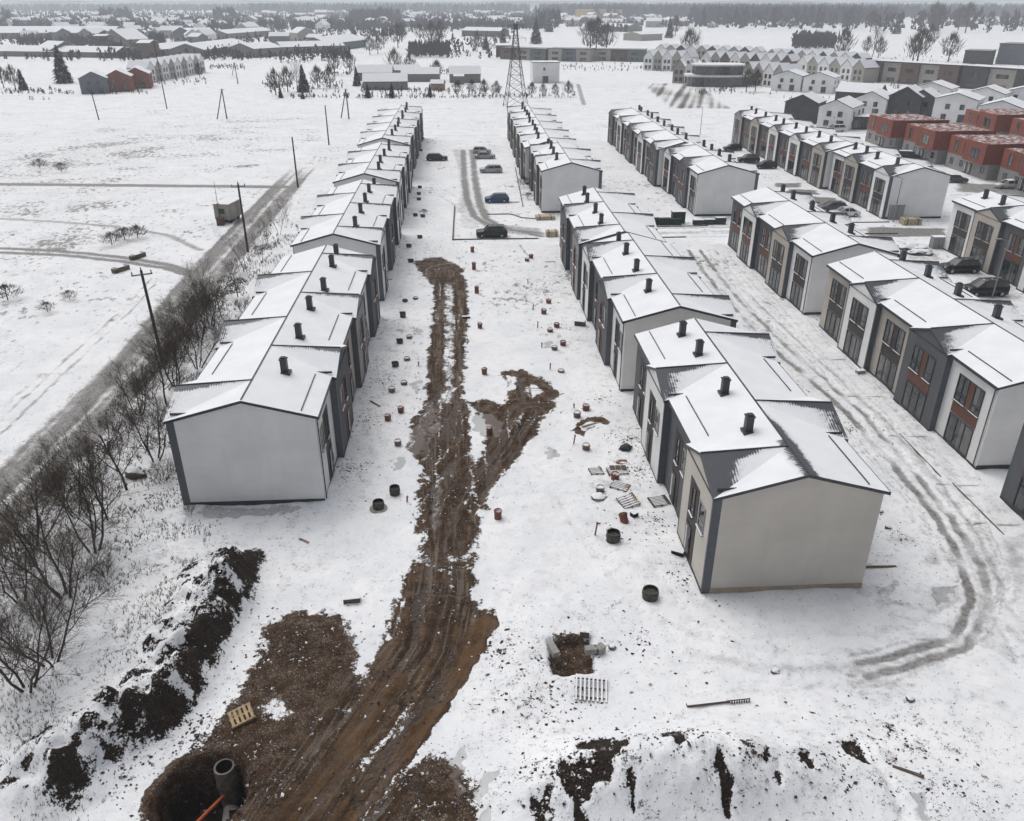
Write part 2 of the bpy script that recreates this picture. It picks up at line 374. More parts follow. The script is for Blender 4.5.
# soft ridges left of the middle pit / right side
for c, r_, h_ in (((560,612), 1.5, .12), ((760,640), 3, .12), ((640,560), 3, .12), ((120,560), 4, .5), ((60,640), 4, .55), ((150,505), 2.5, .3)):
    p = at(*c); mound(p.x, p.y, r_, r_*.8, h_, r_, .8)
# speckled zones
def spot(px, rad, v):
    P = at(*px); w = win([(P.x-rad*2.2, P.y-rad*2.2), (P.x+rad*2.2, P.y+rad*2.2)], 0)
    spk[w] += v*(1.5 if P.y > 95 else 1)*np.exp(-(((GX[w]-P.x)**2+(GY[w]-P.y)**2)/rad**2))
for s_ in (((385,330), 4, .45), ((365,390), 4, .4), ((345,450), 3, .4), ((590,620), 2.6, .5), ((540,690), 3, .5), ((520,760), 3, .3), ((870,690), 3, .45), ((960,770), 4, .4), ((200,480), 3, .45), ((100,500), 4, .4), ((545,290), 5, .45), ((575,345), 4, .3), ((640,440), 2.5, .6), ((640,480), 2.2, .5), ((900,560), 4, .4), ((390,250), 6, .4),
           ((60,165), 22, .55), ((190,140), 25, .5), ((60,240), 14, .35), ((120,238), 6, .7), ((20,300), 10, .4), ((240,120), 20, .3), ((300,205), 8, .4), ((560,185), 10, .2), ((650,190), 10, .35), ((700,260), 8, .35), ((430,150), 12, .3), ((30,205), 14, .5), ((90,150), 10, .5)): spot(*s_)
# --- lane between the middle and right rows, wheel tracks
for P, hw, v in (([(688,250),(720,292),(772,348),(832,398),(884,455),(935,515),(962,560),(972,600),(955,635),(900,655),(860,662)], .3, .75),
                 ([(700,250),(735,295),(790,350),(850,400),(902,458),(950,515),(982,565),(990,605),(968,645),(905,668),(870,676)], .3, .68),
                 ([(715,250),(760,305),(820,360),(880,415),(930,470),(975,530),(1004,590),(1035,640)], .22, .5),
                 ([(708,250),(745,300),(805,360),(862,410),(915,470),(960,530),(985,600),(1015,660)], .2, .4),
                 ([(640,255),(690,300)], .3, .3), ([(650,560),(690,620),(760,640),(900,630),(960,600)], .3, .25), ([(560,500),(600,560),(640,610)], .5, .22), ([(720,720),(830,735),(880,770),(905,821)], .6, .2),
                 ([(560,735),(680,718),(800,722),(860,745),(890,790),(915,835)], .25, .2)):
    w, d, s, t = line(trk, P, hw, v, .16, dash=.15); Zg[w] += -.09*np.exp(-(d/.3)**2)*sstep(140, 80, GY[w])
area(trk, [(690,262),(725,262),(770,320),(800,360),(850,400),(880,440),(850,440),(770,360)], .26, 1.5)
area(trk, [(1000,540),(1030,520),(1030,640),(1005,590)], .45, .8); area(trk, [(905,590),(960,575),(985,600),(940,615)], .35, .8)
line(trk, [(855,425),(910,490),(950,545),(975,595),(960,630),(900,645)], 2.8, .20, 2.6); line(trk, [(700,258),(760,330),(830,395),(905,475),(960,545),(1000,600),(1030,650)], 1.7, .24, 1.6); line(trk, [(880,600),(935,610),(985,585),(1030,560)], .25, .4, .25, dash=.2); line(trk, [(895,615),(950,625),(1010,600)], .22, .4, .25, dash=.2)
# paved strip along the right row (thin snow on paving) with joints
area(trk, [(37.0,20),(33.0,20),(33.0,50),(33.2,82),(33.4,112),(37.0,112)], .20, .3, warp=False, world=True)
for yy in (42.5, 47.3, 54.5, 62.0, 70.0, 79.5, 90, 100): line(trk, [(33.1, yy), (36.2, yy-.2)], .07, .75, .06, warp=False, world=True, dash=.1)
for P in ([(955,385),(995,440)], [(1008,465),(1040,510)]): line(trk, P, .06, .9, .06, warp=False)
area(spk, [(930,460),(985,470),(1000,500),(960,480)], .7, 1.0)
area(trk, [(-9.8,47),(-6.8,47),(-6.6,114),(-9.8,114)], .24, 1.0, world=True); area(trk, [(12.6,40),(10.8,40),(9.8,112),(12.2,112)], .2, .8, world=True)
# parking lot north of the site
lot = [(-2.3,115.8),(10.4,115.8),(11.0,135),(10.4,214),(-2.0,214)]
for P, hw, v in (([(463,150),(464,175),(467,200),(474,216),(492,228),(540,233)], .8, .85), ([(472,150),(475,180),(480,205),(486,218),(500,227),(540,236)], .8, .85),
                 ([(456,150),(462,168),(466,190),(462,212)], 1.2, .4), ([(440,196),(455,205),(468,222)], .5, .4), ([(445,190),(462,200),(472,214)], .4, .35), ([(470,206),(470,226)], 2.0, .35), ([(480,190),(482,222)], 2.2, .25)):
    line(trk, P, hw*.85, v*1.05, .7, dash=.4)
area(trk, [(478,222),(540,228),(548,237),(490,233)], .55, 1.0)
line(trk, [(-2.2,115.7),(10.5,115.6)], .14, 1.0, .1, warp=False, world=True); line(trk, [(-2.2,115.7),(-2.0,136)], .10, .7, .1, warp=False, world=True)
for yy, x0, x1 in ((139.0, 2, 9), (131.2, 3, 9), (146, 3.5, 9), (160, 2.5, 9), (171.5, 2.5, 9), (134, 1, 8)): line(trk, [(x0, yy), (x1, yy+.1)], .12, .5, .12, warp=True, world=True, dash=.1)
line(trk, [(523,163),(530,186),(533,196)], .5, .35)
# cross street east of the lot
STR = 118.5
line(trk, [(10.5,STR-.5),(62,STR-.5)], 1.0, .42, .5, world=True, dash=.05); line(trk, [(24,STR+2.2),(60,STR+2.2)], .3, .6, .2, world=True)
line(trk, [(24,STR-3.2),(60,STR-3.2)], .12, .7, .1, world=True, warp=False); line(trk, [(26,121.8),(37,121.8)], .12, .7, .1, world=True, warp=False)
area(trk, [(868,227),(945,229),(945,236),(868,237)], .95, .8); line(trk, [(48,STR-2.6),(64,STR-2.6)], .15, .8, .1, warp=False, world=True)
area(trk, [(775,183),(800,183),(800,188),(775,187)], .8, .5); area(trk, [(788,189),(815,190),(818,195),(790,194)], .85, .5); area(trk, [(805,196),(836,198),(836,205),(812,204)], .8, .5)
area(trk, [(950,262),(1000,262),(1030,300),(990,306)], .42, 1.2); area(trk, [(895,240),(930,245),(950,262),(905,262)], .4, 1.0); area(trk, [(957,183),(1030,185),(1030,196),(957,192)], .7, 1.0)
# --- left: farm road, field tracks
line(trk, [(-31.0,10),(-32.6,45),(-32.4,60),(-31.9,75),(-33.2,100),(-33.6,130),(-33.9,165),(-33.5,186)], 2.9, 1.0, .8, world=True)
w = win([(-40,8),(-26,190)], 0); sel = (mud[w] < .1); trk[w] *= np.where(sel, np.clip(.78+.55*fbm(GX[w]*1.1, GY[w]*.06, 4)+.25*fbm(GX[w]*.5, GY[w]*.4, 3), .3, 1.05)*sstep(186, 150, GY[w]+6*fbm(GX[w]*.4, GY[w]*.1, 2)), 1)
stub[w] = np.where(sel & (trk[w] > .3), np.maximum(stub[w], .50+.3*fbm(GX[w]*.9, GY[w]*.05, 3)), stub[w])
for off in (-3.1, .05, 3.2): line(trk, [(x+off, y) for x, y in ((-31.0,10),(-32.6,45),(-32.4,60),(-31.9,75),(-33.2,100),(-33.6,130),(-33.9,165))], .28, .6, .35, world=True, op='cut')
line(stub, [(x+3.1, y) for x, y in ((-31.0,10),(-32.6,45),(-32.4,60),(-31.9,75),(-33.0,100),(-33.3,125))], .7, .55, .8, world=True, dash=.1); line(stub, [(x-2.9, y) for x, y in ((-31.0,10),(-32.6,45),(-32.4,60),(-31.9,75),(-33.2,98))], .5, .5, .5, world=True)
line(trk, [(-20,184),(290,187)], 1.3, .85, .5); line(trk, [(-10,218),(60,222),(130,228),(170,236),(200,250)], .6, .6, .5)
for o in (0, 4): line(trk, [(-10,248+o),(60,251+o),(120,257+o),(165,264+o),(192,272+o),(205,284+o)], .55, .95, .4)
area(trk, [(185,262),(215,262),(235,240),(215,300),(180,330),(165,345)], .45, 1.0)
for P in ([(-5,425),(60,365),(120,312),(152,278)], [(-5,440),(70,368),(130,312),(158,280)], [(-5,415),(40,375)]): line(trk, P, .17, .7, .2, dash=.02)
for P in ([(0,235),(55,232),(95,240)], [(90,128),(40,140),(10,150)], [(226,165),(262,162)]): line(stub, P, .8, .5, .7, dash=.1)
area(earth, [(228,167),(240,165),(262,164),(250,168)], .5, .5)
# field edge lines, stubble field and paths further off
w, sd = area(stub, [(638,83),(700,83),(735,109),(668,109)], 0.0, 3.0); stub[w] = np.maximum(stub[w], sstep(-3, 3, sd)*np.clip(.66+.35*pn((GX[w]-GY[w]*.3)*.55, GY[w]*.01)+.25*fbm(GX[w]*.06, GY[w]*.03, 2), .1, 1)); line(trk, [(412,135),(500,136)], .4, .45, .4); line(stub, [(578,84),(584,105)], 1.2, .7, .8)
line(trk, [(340,52),(420,54),(520,56)], 3, .5, 3); line(stub, [(405,98),(575,98)], 1.5, .4, 1.5, dash=.1)
for xx, v in ((-28.3, .62), (-25.6, .5)): line(stub, [(xx+1.5,20),(xx,45),(xx,75),(xx-.5,110)], 1.6, v, 1.3, world=True, dash=.25)
for k in range(14):
    x_, y_ = rng.uniform(29, 36), rng.uniform(36, 112); line(trk, [(x_, y_), (x_-.25, y_+rng.uniform(3, 9))], .07, .5, .08, world=True, dash=.1)
for k in range(18):
    a_ = rng.uniform(-.9, 1.9); P = [(700+60*a_,262),(775+50*a_,340),(850+45*a_,410),(930+35*a_,500),(972+28*a_,575),(965+20*a_,635),(905-10*a_,655+25*a_),(850,664+16*a_)]; line(trk, P, (.06,.12,.2)[k % 3], (.58,.40,.28)[k % 3], .12, dash=.3)
for P_ in ([(12.75,37),(12.75,61),(12.3,64),(12.2,112)], [(-9.7,47),(-9.7,84),(-9.7,120)]): line(stub, P_, .2, .66, .5, world=True, dash=.35)
for k in range(26):
    a_, rr_ = rng.uniform(0, 6.28), rng.uniform(.5, 1.6); x_, y_ = rng.uniform(-20, 30), rng.uniform(31, 62); Zg -= .10*np.exp(-(((GX-x_)*math.cos(a_)+(GY-y_)*math.sin(a_))/rr_)**2-(((GY-y_)*math.cos(a_)-(GX-x_)*math.sin(a_))/(rr_*2.4))**2)
for P_, hw, v in (([(880,664),(820,670),(760,668),(700,655)], .4, .42), ([(880,650),(800,655),(720,645),(660,620)], .35, .3), ([(885,675),(800,690),(720,690)], .3, .36), ([(960,610),(1000,620),(1030,650)], .5, .35), ([(575,262),(590,285),(604,305),(612,325)], .3, .0)): line(trk, P_, hw, v, .5, dash=.25)
for px_, r_, v in (((600,485), 1.6, .3), ((640,570), 1.5, .25), ((585,520), 1.2, .22), ((620,545), 1.4, .2), ((790,590), 1.8, .22), ((540,520), 1.3, .18), ((560,350), 2.0, .22), ((880,500), 1.6, .3), ((900,540), 1.3, .35), ((875,590), 1.5, .38), ((930,560), 1.2, .4), ((960,560), 1.0, .45), ((540,330), 2.2, .2), ((300,520), 1.6, .22), ((340,560), 1.8, .16), ((980,700), 1.6, .25), ((1000,650), 1.2, .35), ((640,230), 3, .3), ((560,240), 2, .25), ((690,780), 1.6, .2), ((800,790), 2.0, .22), ((740,810), 1.5, .25)):
    c_ = at(*px_); w = win([(c_.x-r_*2, c_.y-r_*2), (c_.x+r_*2, c_.y+r_*2)], 0); q_ = np.hypot((WX[w]-c_.x)/r_, (WY[w]-c_.y)/(r_*.75)); trk[w] = np.maximum(trk[w], v*sstep(1.3, .3, q_+.5*fbm(GX[w]*.8, GY[w]*.8, 3)))  # grey slush patches and painted soft shading of the snow and mound face
line(stub, [(562,262),(578,268),(592,285),(604,305)], .45, .62, .5, dash=.2); line(stub, [(520,245),(528,256)], .3, .7, .3)
# pits
p = Vector((-12.3, 24.5, 0)); w = win([(p.x-6, p.y-6), (p.x+6, p.y+6)], 0)
q = np.hypot((GX[w]-p.x)/2.0, (GY[w]-p.y)/2.0)+.12*fbm(GX[w], GY[w], 3)
pit = sstep(1.06, .86, q); Zg[w] = Zg[w]*(1-pit)-3.0*pit; mud[w] = np.maximum(mud[w], sstep(1.35, 1.1, q)); spk[w] *= 1-pit; stub[w] = np.maximum(stub[w]*(1-pit), 0); earth[w] = np.maximum(earth[w], 1.1*pit*sstep(-.3, .3, fbm(GX[w]*.9, GY[w]*.9, 3)+.1))  # dark earth colour in the pit also paints in its shade
p2 = at(571, 655); w = win([(p2.x-4, p2.y-4), (p2.x+4, p2.y+4)], 0)
q = np.maximum(np.abs(GX[w]-p2.x)/1.15, np.abs(GY[w]-p2.y)/1.3)+.1*fbm(GX[w]*1.2, GY[w]*1.2, 3)
pit = sstep(1.08, .85, q); Zg[w] = Zg[w]*(1-pit)-.55*pit; mud[w] = np.maximum(mud[w], pit); wet[w] *= 1-pit
# keep the ground flat where houses stand
FOOT = []
Zbase = Zg.copy()
def zat(x, y):
    i = min(max(int(np.searchsorted(XL, x)), 1), nx-1); j = min(max(int(np.searchsorted(YL, y)), 1), ny-1)
    return float(Zg[j, i])
for px_, r_, v in (((370,300), 5, .5), ((380,360), 4, .5), ((360,420), 3.5, .45), ((340,480), 3, .4), ((280,540), 3.5, .45), ((350,570), 2.5, .4), ((170,560), 4, .45), ((130,640), 3.5, .5), ((80,720), 3, .5), ((520,640), 2.2, .6), ((500,720), 2.2, .5), ((600,610), 2, .5), ((560,270), 5, .5), ((600,330), 3.5, .4), ((660,560), 2, .4), ((820,520), 4, .3), ((960,740), 3, .5), ((880,740), 2.5, .5)): spot(px_, r_, v)
spk = np.clip(spk, 0, 1.2); spk *= 1-np.clip(trk*.6, 0, .6)

def ground_mat():
    q = NT('snow, mud and slush'); a = q.attr('m1'); b = q.attr('m2')
    n1 = q.noise(.22, 4); n2 = q.noise(1.1, 6, .62); n3 = q.noise(4.2, 6, .65); n4 = q.noise(13, 4, .6); nf = q.noise(.016, 4)
    c = lambda x, k: q.math('MULTIPLY', q.math('SUBTRACT', x, .5), k)
    add = lambda *xs: xs[0] if len(xs) == 1 else q.math('ADD', xs[0], add(*xs[1:]))
    mud_ = q.step(add(a[0], q.math('MULTIPLY', add(c(n2, 1.3), c(n3, 1.4), c(n4, .9)), q.step(a[0], .05, .4))), .48, .60)
    ear_ = q.step(add(b[1], q.math('MULTIPLY', add(c(n2, 1.4), c(n3, 2.0), c(n4, 1.2)), q.step(b[1], .05, .35))), .48, .58)
    trk_ = q.step(add(a[2], c(n3, .5), c(n2, .6), c(n4, .35)), .13, .80)
    stu_ = q.step(add(b[2], c(n3, 1.0), c(n4, .7)), .48, .85)
    clump = q.step(n2, .42, .68)
    thr = q.math('SUBTRACT', .600, q.math('MULTIPLY', b[0], q.math('ADD', .01, q.math('MULTIPLY', clump, .075))))
    sp_ = q.step(q.math('ADD', q.math('MULTIPLY', n4, .55), q.math('MULTIPLY', n3, .45)), thr, q.math('ADD', thr, .05))
    nw = q.noise(1.15, 7, .72, q.mapv((1, .6, 1))); cl2 = q.step(q.noise(.09, 4), .44, .62)
    thr2 = q.math('SUBTRACT', .605, q.math('MULTIPLY', b[0], q.math('ADD', .03, q.math('MULTIPLY', cl2, .10))))
    spz = q.n('ShaderNodeSeparateXYZ'); q.l(q.pos, spz.inputs[0]); sp2 = q.math('MULTIPLY', q.step(nw, thr2, q.math('ADD', thr2, .06)), q.step(spz.outputs[1], 55, 95, .12, 1))
    sp_ = q.math('MAXIMUM', sp_, q.math('MULTIPLY', sp2, .8))
    snow = q.mix(q.step(n1, .3, .7), (.78, .80, .83), (.88, .89, .905))
    snow = q.mix(q.math('MULTIPLY', q.step(n2, .48, .66), .24), snow, (.60, .625, .66))
    snow = q.mix(q.math('MULTIPLY', q.step(n3, .52, .68), .10), snow, (.56, .58, .61))
    snow = q.mix(q.math('MULTIPLY', q.step(nf, .48, .7), .10), snow, (.5, .5, .48))
    slush = q.mix(q.step(n3, .38, .62), (.115, .106, .098), (.31, .305, .30))
    straw = q.mix(q.step(n4, .35, .65), (.052, .040, .029), (.125, .10, .076))
    mudc = q.mix(q.step(n3, .36, .62), (.024, .0135, .0068), (.105, .061, .031))
    mudc = q.mix(q.step(n2, .42, .62), mudc, (.135, .085, .049))
    mudc = q.mix(q.math('MULTIPLY', q.step(a[0], 1.05, 1.4), .8), mudc, (.150, .087, .043))
    mudc = q.mix(q.math('MULTIPLY', b[2], .8), mudc, q.mix(q.step(n4, .4, .65), (.019, .010, .0055), (.080, .040, .020)))
    f3 = q.attr('m3'); cv = q.n('ShaderNodeCombineXYZ'); q.put(cv.inputs[0], f3[0]); q.put(cv.inputs[1], q.math('MULTIPLY', f3[1], .06))
    s1 = q.noise(1.7, 6, .66, cv.outputs[0]); s2 = q.noise(4.3, 5, .7, cv.outputs[0], .6)
    lane = q.step(a[0], 1.05, 1.35)
    onr = q.math('MULTIPLY', f3[2], q.math('SUBTRACT', 1.0, q.math('MULTIPLY', lane, .75)))
    mudc = q.mix(q.math('MULTIPLY', q.math('MULTIPLY', q.step(s1, .50, .36), f3[2]), .7), mudc, (.030, .018, .011))
    crust = q.step(add(q.math('MULTIPLY', s2, .6), q.math('MULTIPLY', s1, .25), q.math('MULTIPLY', n4, .25)), .545, .63)
    mudc = q.mix(q.math('MULTIPLY', q.math('MULTIPLY', crust, onr), .36), mudc, (.34, .315, .285))
    dust = q.math('MULTIPLY', q.math('MULTIPLY', q.step(n4, .53, .62), q.step(n2, .40, .62)), q.math('SUBTRACT', 1.0, f3[2]))
    mudc = q.mix(q.math('MULTIPLY', dust, .5), mudc, (.52, .52, .53))
    earc = q.mix(q.step(n4, .4, .65), (.014, .011, .009), (.05, .034, .024))
    col = q.mix(trk_, snow, slush)
    col = q.mix(stu_, col, straw)
    col = q.mix(q.math('MULTIPLY', sp_, .9), col, q.mix(q.step(n2, .4, .6), (.055, .045, .038), (.13, .105, .085)))
    col = q.mix(mud_, col, mudc)
    col = q.mix(ear_, col, earc)
    w_ = q.step(add(a[1], c(n3, .5)), .30, .50)
    watc = q.mix(mud_, (.20, .205, .21), (.115, .085, .07))  # puddle grey on snow; wet mud colour includes a painted pale sheen
    col = q.mix(q.math('MULTIPLY', w_, q.mixf(mud_, .55, .85)), col, watc)
    rough = q.mixf(mud_, .78, q.mixf(q.step(n2, .4, .6), .75, .52)); rough = q.mixf(trk_, rough, .55); rough = q.mixf(w_, rough, .20)
    soil = q.math('MAXIMUM', mud_, ear_)
    h = add(q.math('MULTIPLY', q.math('MULTIPLY', soil, n3), 2.2), q.math('MULTIPLY', q.math('MULTIPLY', soil, n4), 1.0), q.math('MULTIPLY', n3, .55), q.math('MULTIPLY', sp_, -.3), q.math('MULTIPLY', soil, -.35))
    h = q.math('MULTIPLY', h, q.math('SUBTRACT', 1.0, q.math('MULTIPLY', w_, .95)))
    q.bump(h, .09, .9)
    return (q.put(q.b.inputs['Specular IOR Level'], q.mixf(w_, q.mixf(soil, .30, .12), .40)), q.set(col, rough, 0))[1]
M['ground'] = ground_mat()
co = np.stack([GX, GY, Zg], -1).reshape(-1, 3).astype(np.float32)
idx = np.arange(nx*ny).reshape(ny, nx)
fc = np.stack([idx[:-1, :-1], idx[:-1, 1:], idx[1:, 1:], idx[1:, :-1]], -1).reshape(-1, 4)
me = bpy.data.meshes.new('ground'); me.vertices.add(len(co)); me.vertices.foreach_set('co', co.ravel())
me.loops.add(fc.size); me.loops.foreach_set('vertex_index', fc.ravel().astype(np.int32))
me.polygons.add(len(fc)); me.polygons.foreach_set('loop_start', np.arange(0, fc.size, 4, dtype=np.int32)); me.polygons.foreach_set('loop_total', np.full(len(fc), 4, np.int32))
me.polygons.foreach_set('use_smooth', np.ones(len(fc), bool)); me.update(calc_edges=True)
for nm, ch in (('m1', (mud, wet, trk)), ('m2', (spk, earth, stub)), ('m3', (fl0, fl1, fl2))):
    at_ = me.color_attributes.new(nm, 'FLOAT_COLOR', 'POINT'); d4 = np.ones((nx*ny, 4), np.float32)
    for k in range(3): d4[:, k] = ch[k].ravel()
    at_.data.foreach_set('color', d4.ravel())
me.materials.append(M['ground'])
tag(link('ground', me), kind='structure')
# ---------------------------------------------------------------- terraced houses
HW, ZE, ZR, BAY, ZBE, ZBA = 4.55, 6.8, 8.03, .5, 6.68, 7.72
OV = .14
_cache = {}
def win_mesh(w, h, fr, mull=0, trans=None, sill=True, dep=.07):
    key = ('w', w, h, fr.name, mull, trans, sill)
    if key in _cache: return _cache[key]
    b = MB(); t = .085; y0, y1 = -w/2, w/2
    for a in ((y0, y0+t, 0, h), (y1-t, y1, 0, h), (y0+t, y1-t, 0, t), (y0+t, y1-t, h-t, h)): b.box(-dep, .01, *a, fr)
    for k in range(mull):
        yc = y0+w*(k+1)/(mull+1); b.box(-dep+.008, .01, yc-.045, yc+.045, t, h-t, fr)
    if trans:
        b.box(-dep+.012, .01, y0+t, y1-t, trans-.03, trans+.03, fr)
    b.poly([(-.018, y1-t, t), (-.018, y0+t, t), (-.018, y0+t, h-t), (-.018, y1-t, h-t)], M['glass'])
    if sill: b.box(-.16, .01, y0-.05, y1+.05, -.05, -.004, M['trim'], top=M['snow'])
    _cache[key] = b.data('window'); return _cache[key]
def panel_mesh(w, h, mat, dep=.035):
    key = ('p', round(w, 3), round(h, 3), mat.name)
    if key in _cache: return _cache[key]
    b = MB(); b.box(-dep, .01, -w/2, w/2, 0, h, mat); _cache[key] = b.data('cladding_panel'); return _cache[key]
def door_mesh(w, h):
    key = ('d', w, h)
    if key in _cache: return _cache[key]
    b = MB(); b.box(-.075, .01, -w/2, w/2, 0, h, M['door']); b.box(-.085, -.02, w/2-.38, w/2-.16, .35, h-.25, M['wframe'])
    b.box(-.14, -.075, -w/2+.1, -w/2+.14, .8, 1.5, M['steel']); _cache[key] = b.data('front_door'); return _cache[key]
def chimney_meshes():
    if 'ch' in _cache: return _cache['ch']
    b = MB(); b.box(-.23, .23, -.22, .22, -.35, .98, M['trim'], top=M['trim']); b.box(-.36, .42, -.42, .36, -.1, .07, M['trim'])
    c = MB(); c.box(-.28, .28, -.27, .27, 0.99, 1.06, M['trim']); c.box(-.16, .16, -.15, .15, 1.06, 1.17, M['trim'])
    _cache['ch'] = (b.data('chimney'), c.data('chimney_cap')); return _cache['ch']
def bary_tri(verts, faces, A, B, C, n):
    base = len(verts); ids = {}
    for i in range(n+1):
        for j in range(n+1-i):
            k = n-i-j; ids[(i, j)] = len(verts)
            verts.append(tuple((A[m]*i+B[m]*j+C[m]*k)/n for m in range(3)))
    for i in range(n):
        for j in range(n-i):
            faces.append((ids[(i, j)], ids[(i+1, j)], ids[(i, j+1)]))
            if j < n-i-1: faces.append((ids[(i+1, j)], ids[(i+1, j+1)], ids[(i, j+1)]))

def terrace(cx, y0, u, west, wcols, ecols, garden, ends, label, seed, bare_s=.6, end_plinth='plinth', chim=-1.6, ridge_bare=False, bared=None, group='terraced house blocks standing in rows on the estate', skipwin=()):
    """west: string such as 'GRGR' from the south end (G = gabled bay, R = recessed); the east side alternates"""
    r = random.Random(seed); n = len(west); root = empty('terraced_houses', (cx, y0, 0), 0, label, 'houses', group)
    flip = {'G': 'R', 'R': 'G'}; side = {-1: west, 1: ''.join(flip[k] for k in west)}
    L = n*u; rv, rf, rb, rr = [], [], [], []
    trim = MB(); cap = MB(); guard = []
    zs = lambda s, x: ZR-(ZR-ZE)*abs(x)/HW
    for i in range(n):
        ya, yb = i*u, (i+1)*u; ym = (ya+yb)/2
        for s in (-1, 1):
            wb = MB()
            col = M[(wcols if s < 0 else ecols)[i]]; kind = side[s][i]
            if kind == 'R':
                x = s*HW; p = [(x, ya, -.3), (x, yb, -.3), (x, yb, ZE-.1), (x, ya, ZE-.1)]
                wb.poly(p if s > 0 else p[::-1], col)
            else:
                x = s*(HW+BAY); p = [(x, ya, -.3), (x, yb, -.3), (x, yb, ZBE-.08), (x, ym, ZBA-.08), (x, ya, ZBE-.08)]
                wb.poly(p if s > 0 else p[::-1], col)
                for yy, o in ((ya, 1), (yb, -1)):
                    q = [(s*HW, yy, -.3), (x, yy, -.3), (x, yy, ZBE-.08), (s*HW, yy, ZE-.1)]
                    wb.poly(q if s*o > 0 else q[::-1], M['clad'])
                trim.box(min(x, x-s*.05)-.012, max(x, x-s*.05)+.012, ya-.012, ya+.16, -.25, ZBE-.1, M['clad']); trim.box(min(x, x-s*.05)-.012, max(x, x-s*.05)+.012, yb-.16, yb+.012, -.25, ZBE-.1, M['clad'])
            wb.build('house_front', root)
            # ---- openings
            if i not in skipwin or s != garden:
                xf = x; zrot = 0 if s < 0 else math.pi
                o = 1 if s < 0 else -1
                def put(nm, me, y, z, dx=0.0): return link(nm, me, root, (xf+s*dx, y, z), zrot)
                if s == garden:
                    pm = M[{'white': ('brown', 'dark')[(i+seed) % 2], 'grey': 'brown', 'midgrey': 'brown', 'tan': 'dark', 'beige': 'dark'}[(wcols if s < 0 else ecols)[i]]]
                    fr = M['frame']
                    put('window', win_mesh(1.15, 2.1, fr, 0, .6), ym-1.05*o, 3.62); put('window', win_mesh(1.45, 2.1, fr, 1, .6), ym+.95*o, 3.62)
                    put('cladding_panel', panel_mesh(.66, 2.1, pm), ym-.13*o, 3.62); put('cladding_panel', panel_mesh(3.3, .98, pm), ym, 2.58)
                    put('glazed_door', win_mesh(3.2, 2.36, fr, 2, None, False), ym, .16)
                else:
                    pm = M['dark'] if (wcols if s < 0 else ecols)[i] in ('white', 'beige', 'tan') else M['brown']
                    if kind == 'R': pm = M['brown'] if r.random() < .75 else M['dark']
                    put('cladding_panel', panel_mesh(1.9, 5.35, pm), ym+.35, .12)
                    put('front_door', door_mesh(1.05, 2.25), ym+.55, .14, .03)
                    put('window', win_mesh(.75, 1.9, M['frame'], 0, .5), ym+.35, 3.3, .03)
                    put('window', win_mesh(1.15, 1.75, M['midgrey'], 0, .55), ym-1.45, 3.4)
            # ---- roof
            def top(A, B, C, bfun, rib, m=5):
                base = len(rv); vs, fs = [], []; bary_tri(vs, fs, A, B, C, m)
                nz = (Vector(B)-Vector(A)).cross(Vector(C)-Vector(A)).z
                for f in fs: rf.append(tuple(base+k for k in (f if nz > 0 else f[::-1])))
                for v in vs: rv.append(v); rb.append(bfun(v)); rr.append(v[1] if rib else v[0])
            e0, e1 = (OV if i == 0 else 0), (OV if i == n-1 else 0)
            yA, yB = ya-e0, yb+e1
            def rbare(v):
                b_ = .0
                if ridge_bare and s > 0: b_ = max(0, .95-abs(v[0])/1.1*.8-max(0, v[1]-5.5)*.3)*(v[1] < 8)
                elif ridge_bare: b_ = max(0, .7-abs(v[0])/.5)*(v[1] < 4)
                return b_+(.36 if abs(v[0]) < .05 else 0)*0
            if kind == 'R':
                xe = s*(HW+.25); ze = zs(s, xe)
                top((0, yA, ZR), (0, yB, ZR), (xe, yB, ze), rbare, True); top((0, yA, ZR), (xe, yB, ze), (xe, yA, ze), rbare, True)
                trim.box(*sorted((xe-s*.03, xe+s*.06)), yA, yB, ze-.22, ze-.012, M['trim'])
                xg = s*(HW-.85); zg = zs(s, xg); q = (ZR-ZE)/HW
                gb = MB(); gb.box(-.025, .025, ya+.2, yb-.2, zg+.005, zg+.075, M['trim']); gb.box(*sorted((0, s*.95)), yb-.47, yb-.41, zg-.02, zg+.06, M['trim']) if False else None
                guard.append((gb, xg))
            else:
                xe = s*(HW+BAY+.08); ze = zs(s, xe); za = ZBA+.02
                k_ = bare_s*(.75+.5*r.random())*(bared or {}).get((s, i), 1)
                C = (xe, yA, ze); Am = (xe, ym, za); B = (0, ym, ZR)
                top((0, yA, ZR), B, C, rbare, True)
                def bs(v, C=C, Am=Am, k_=k_, ya=yA, ym=ym):
                    fx = abs(v[0])/abs(xe); fy = (v[1]-ya)/(ym-ya)
                    # scoured strongest near the outer end of the bay gable and its upper edge
                    return max(rbare(v), k_*(1.3 if s < 0 else .75)*(fx-.42)+.22*k_*(fy-.3)+(.5*float(sstep(.78, .97, fy)) if fx > .1 else 0))
                top(C, B, Am, bs, False, 9)
                C2 = (xe, yB, ze)
                top(B, (0, yB, ZR), C2, rbare, True); top(Am, B, C2, lambda v: .0, False)
                # fascia round the bay gable
                for P, Q in ((C, Am), (Am, C2)):
                    pq = [P, Q, (Q[0], Q[1], Q[2]-.2), (P[0], P[1], P[2]-.2)]
                    pi_ = [(a-s*.1, b_, c) for a, b_, c in pq]
                    trim.poly([(a, b_, c-.004) for a, b_, c in pq] if s < 0 else [(a, b_, c-.004) for a, b_, c in pq][::-1], M['trim']); trim.poly(pi_[::-1] if s < 0 else pi_, M['trim'])
                    trim.poly([pq[2], pq[3], pi_[3], pi_[2]], M['trim'])
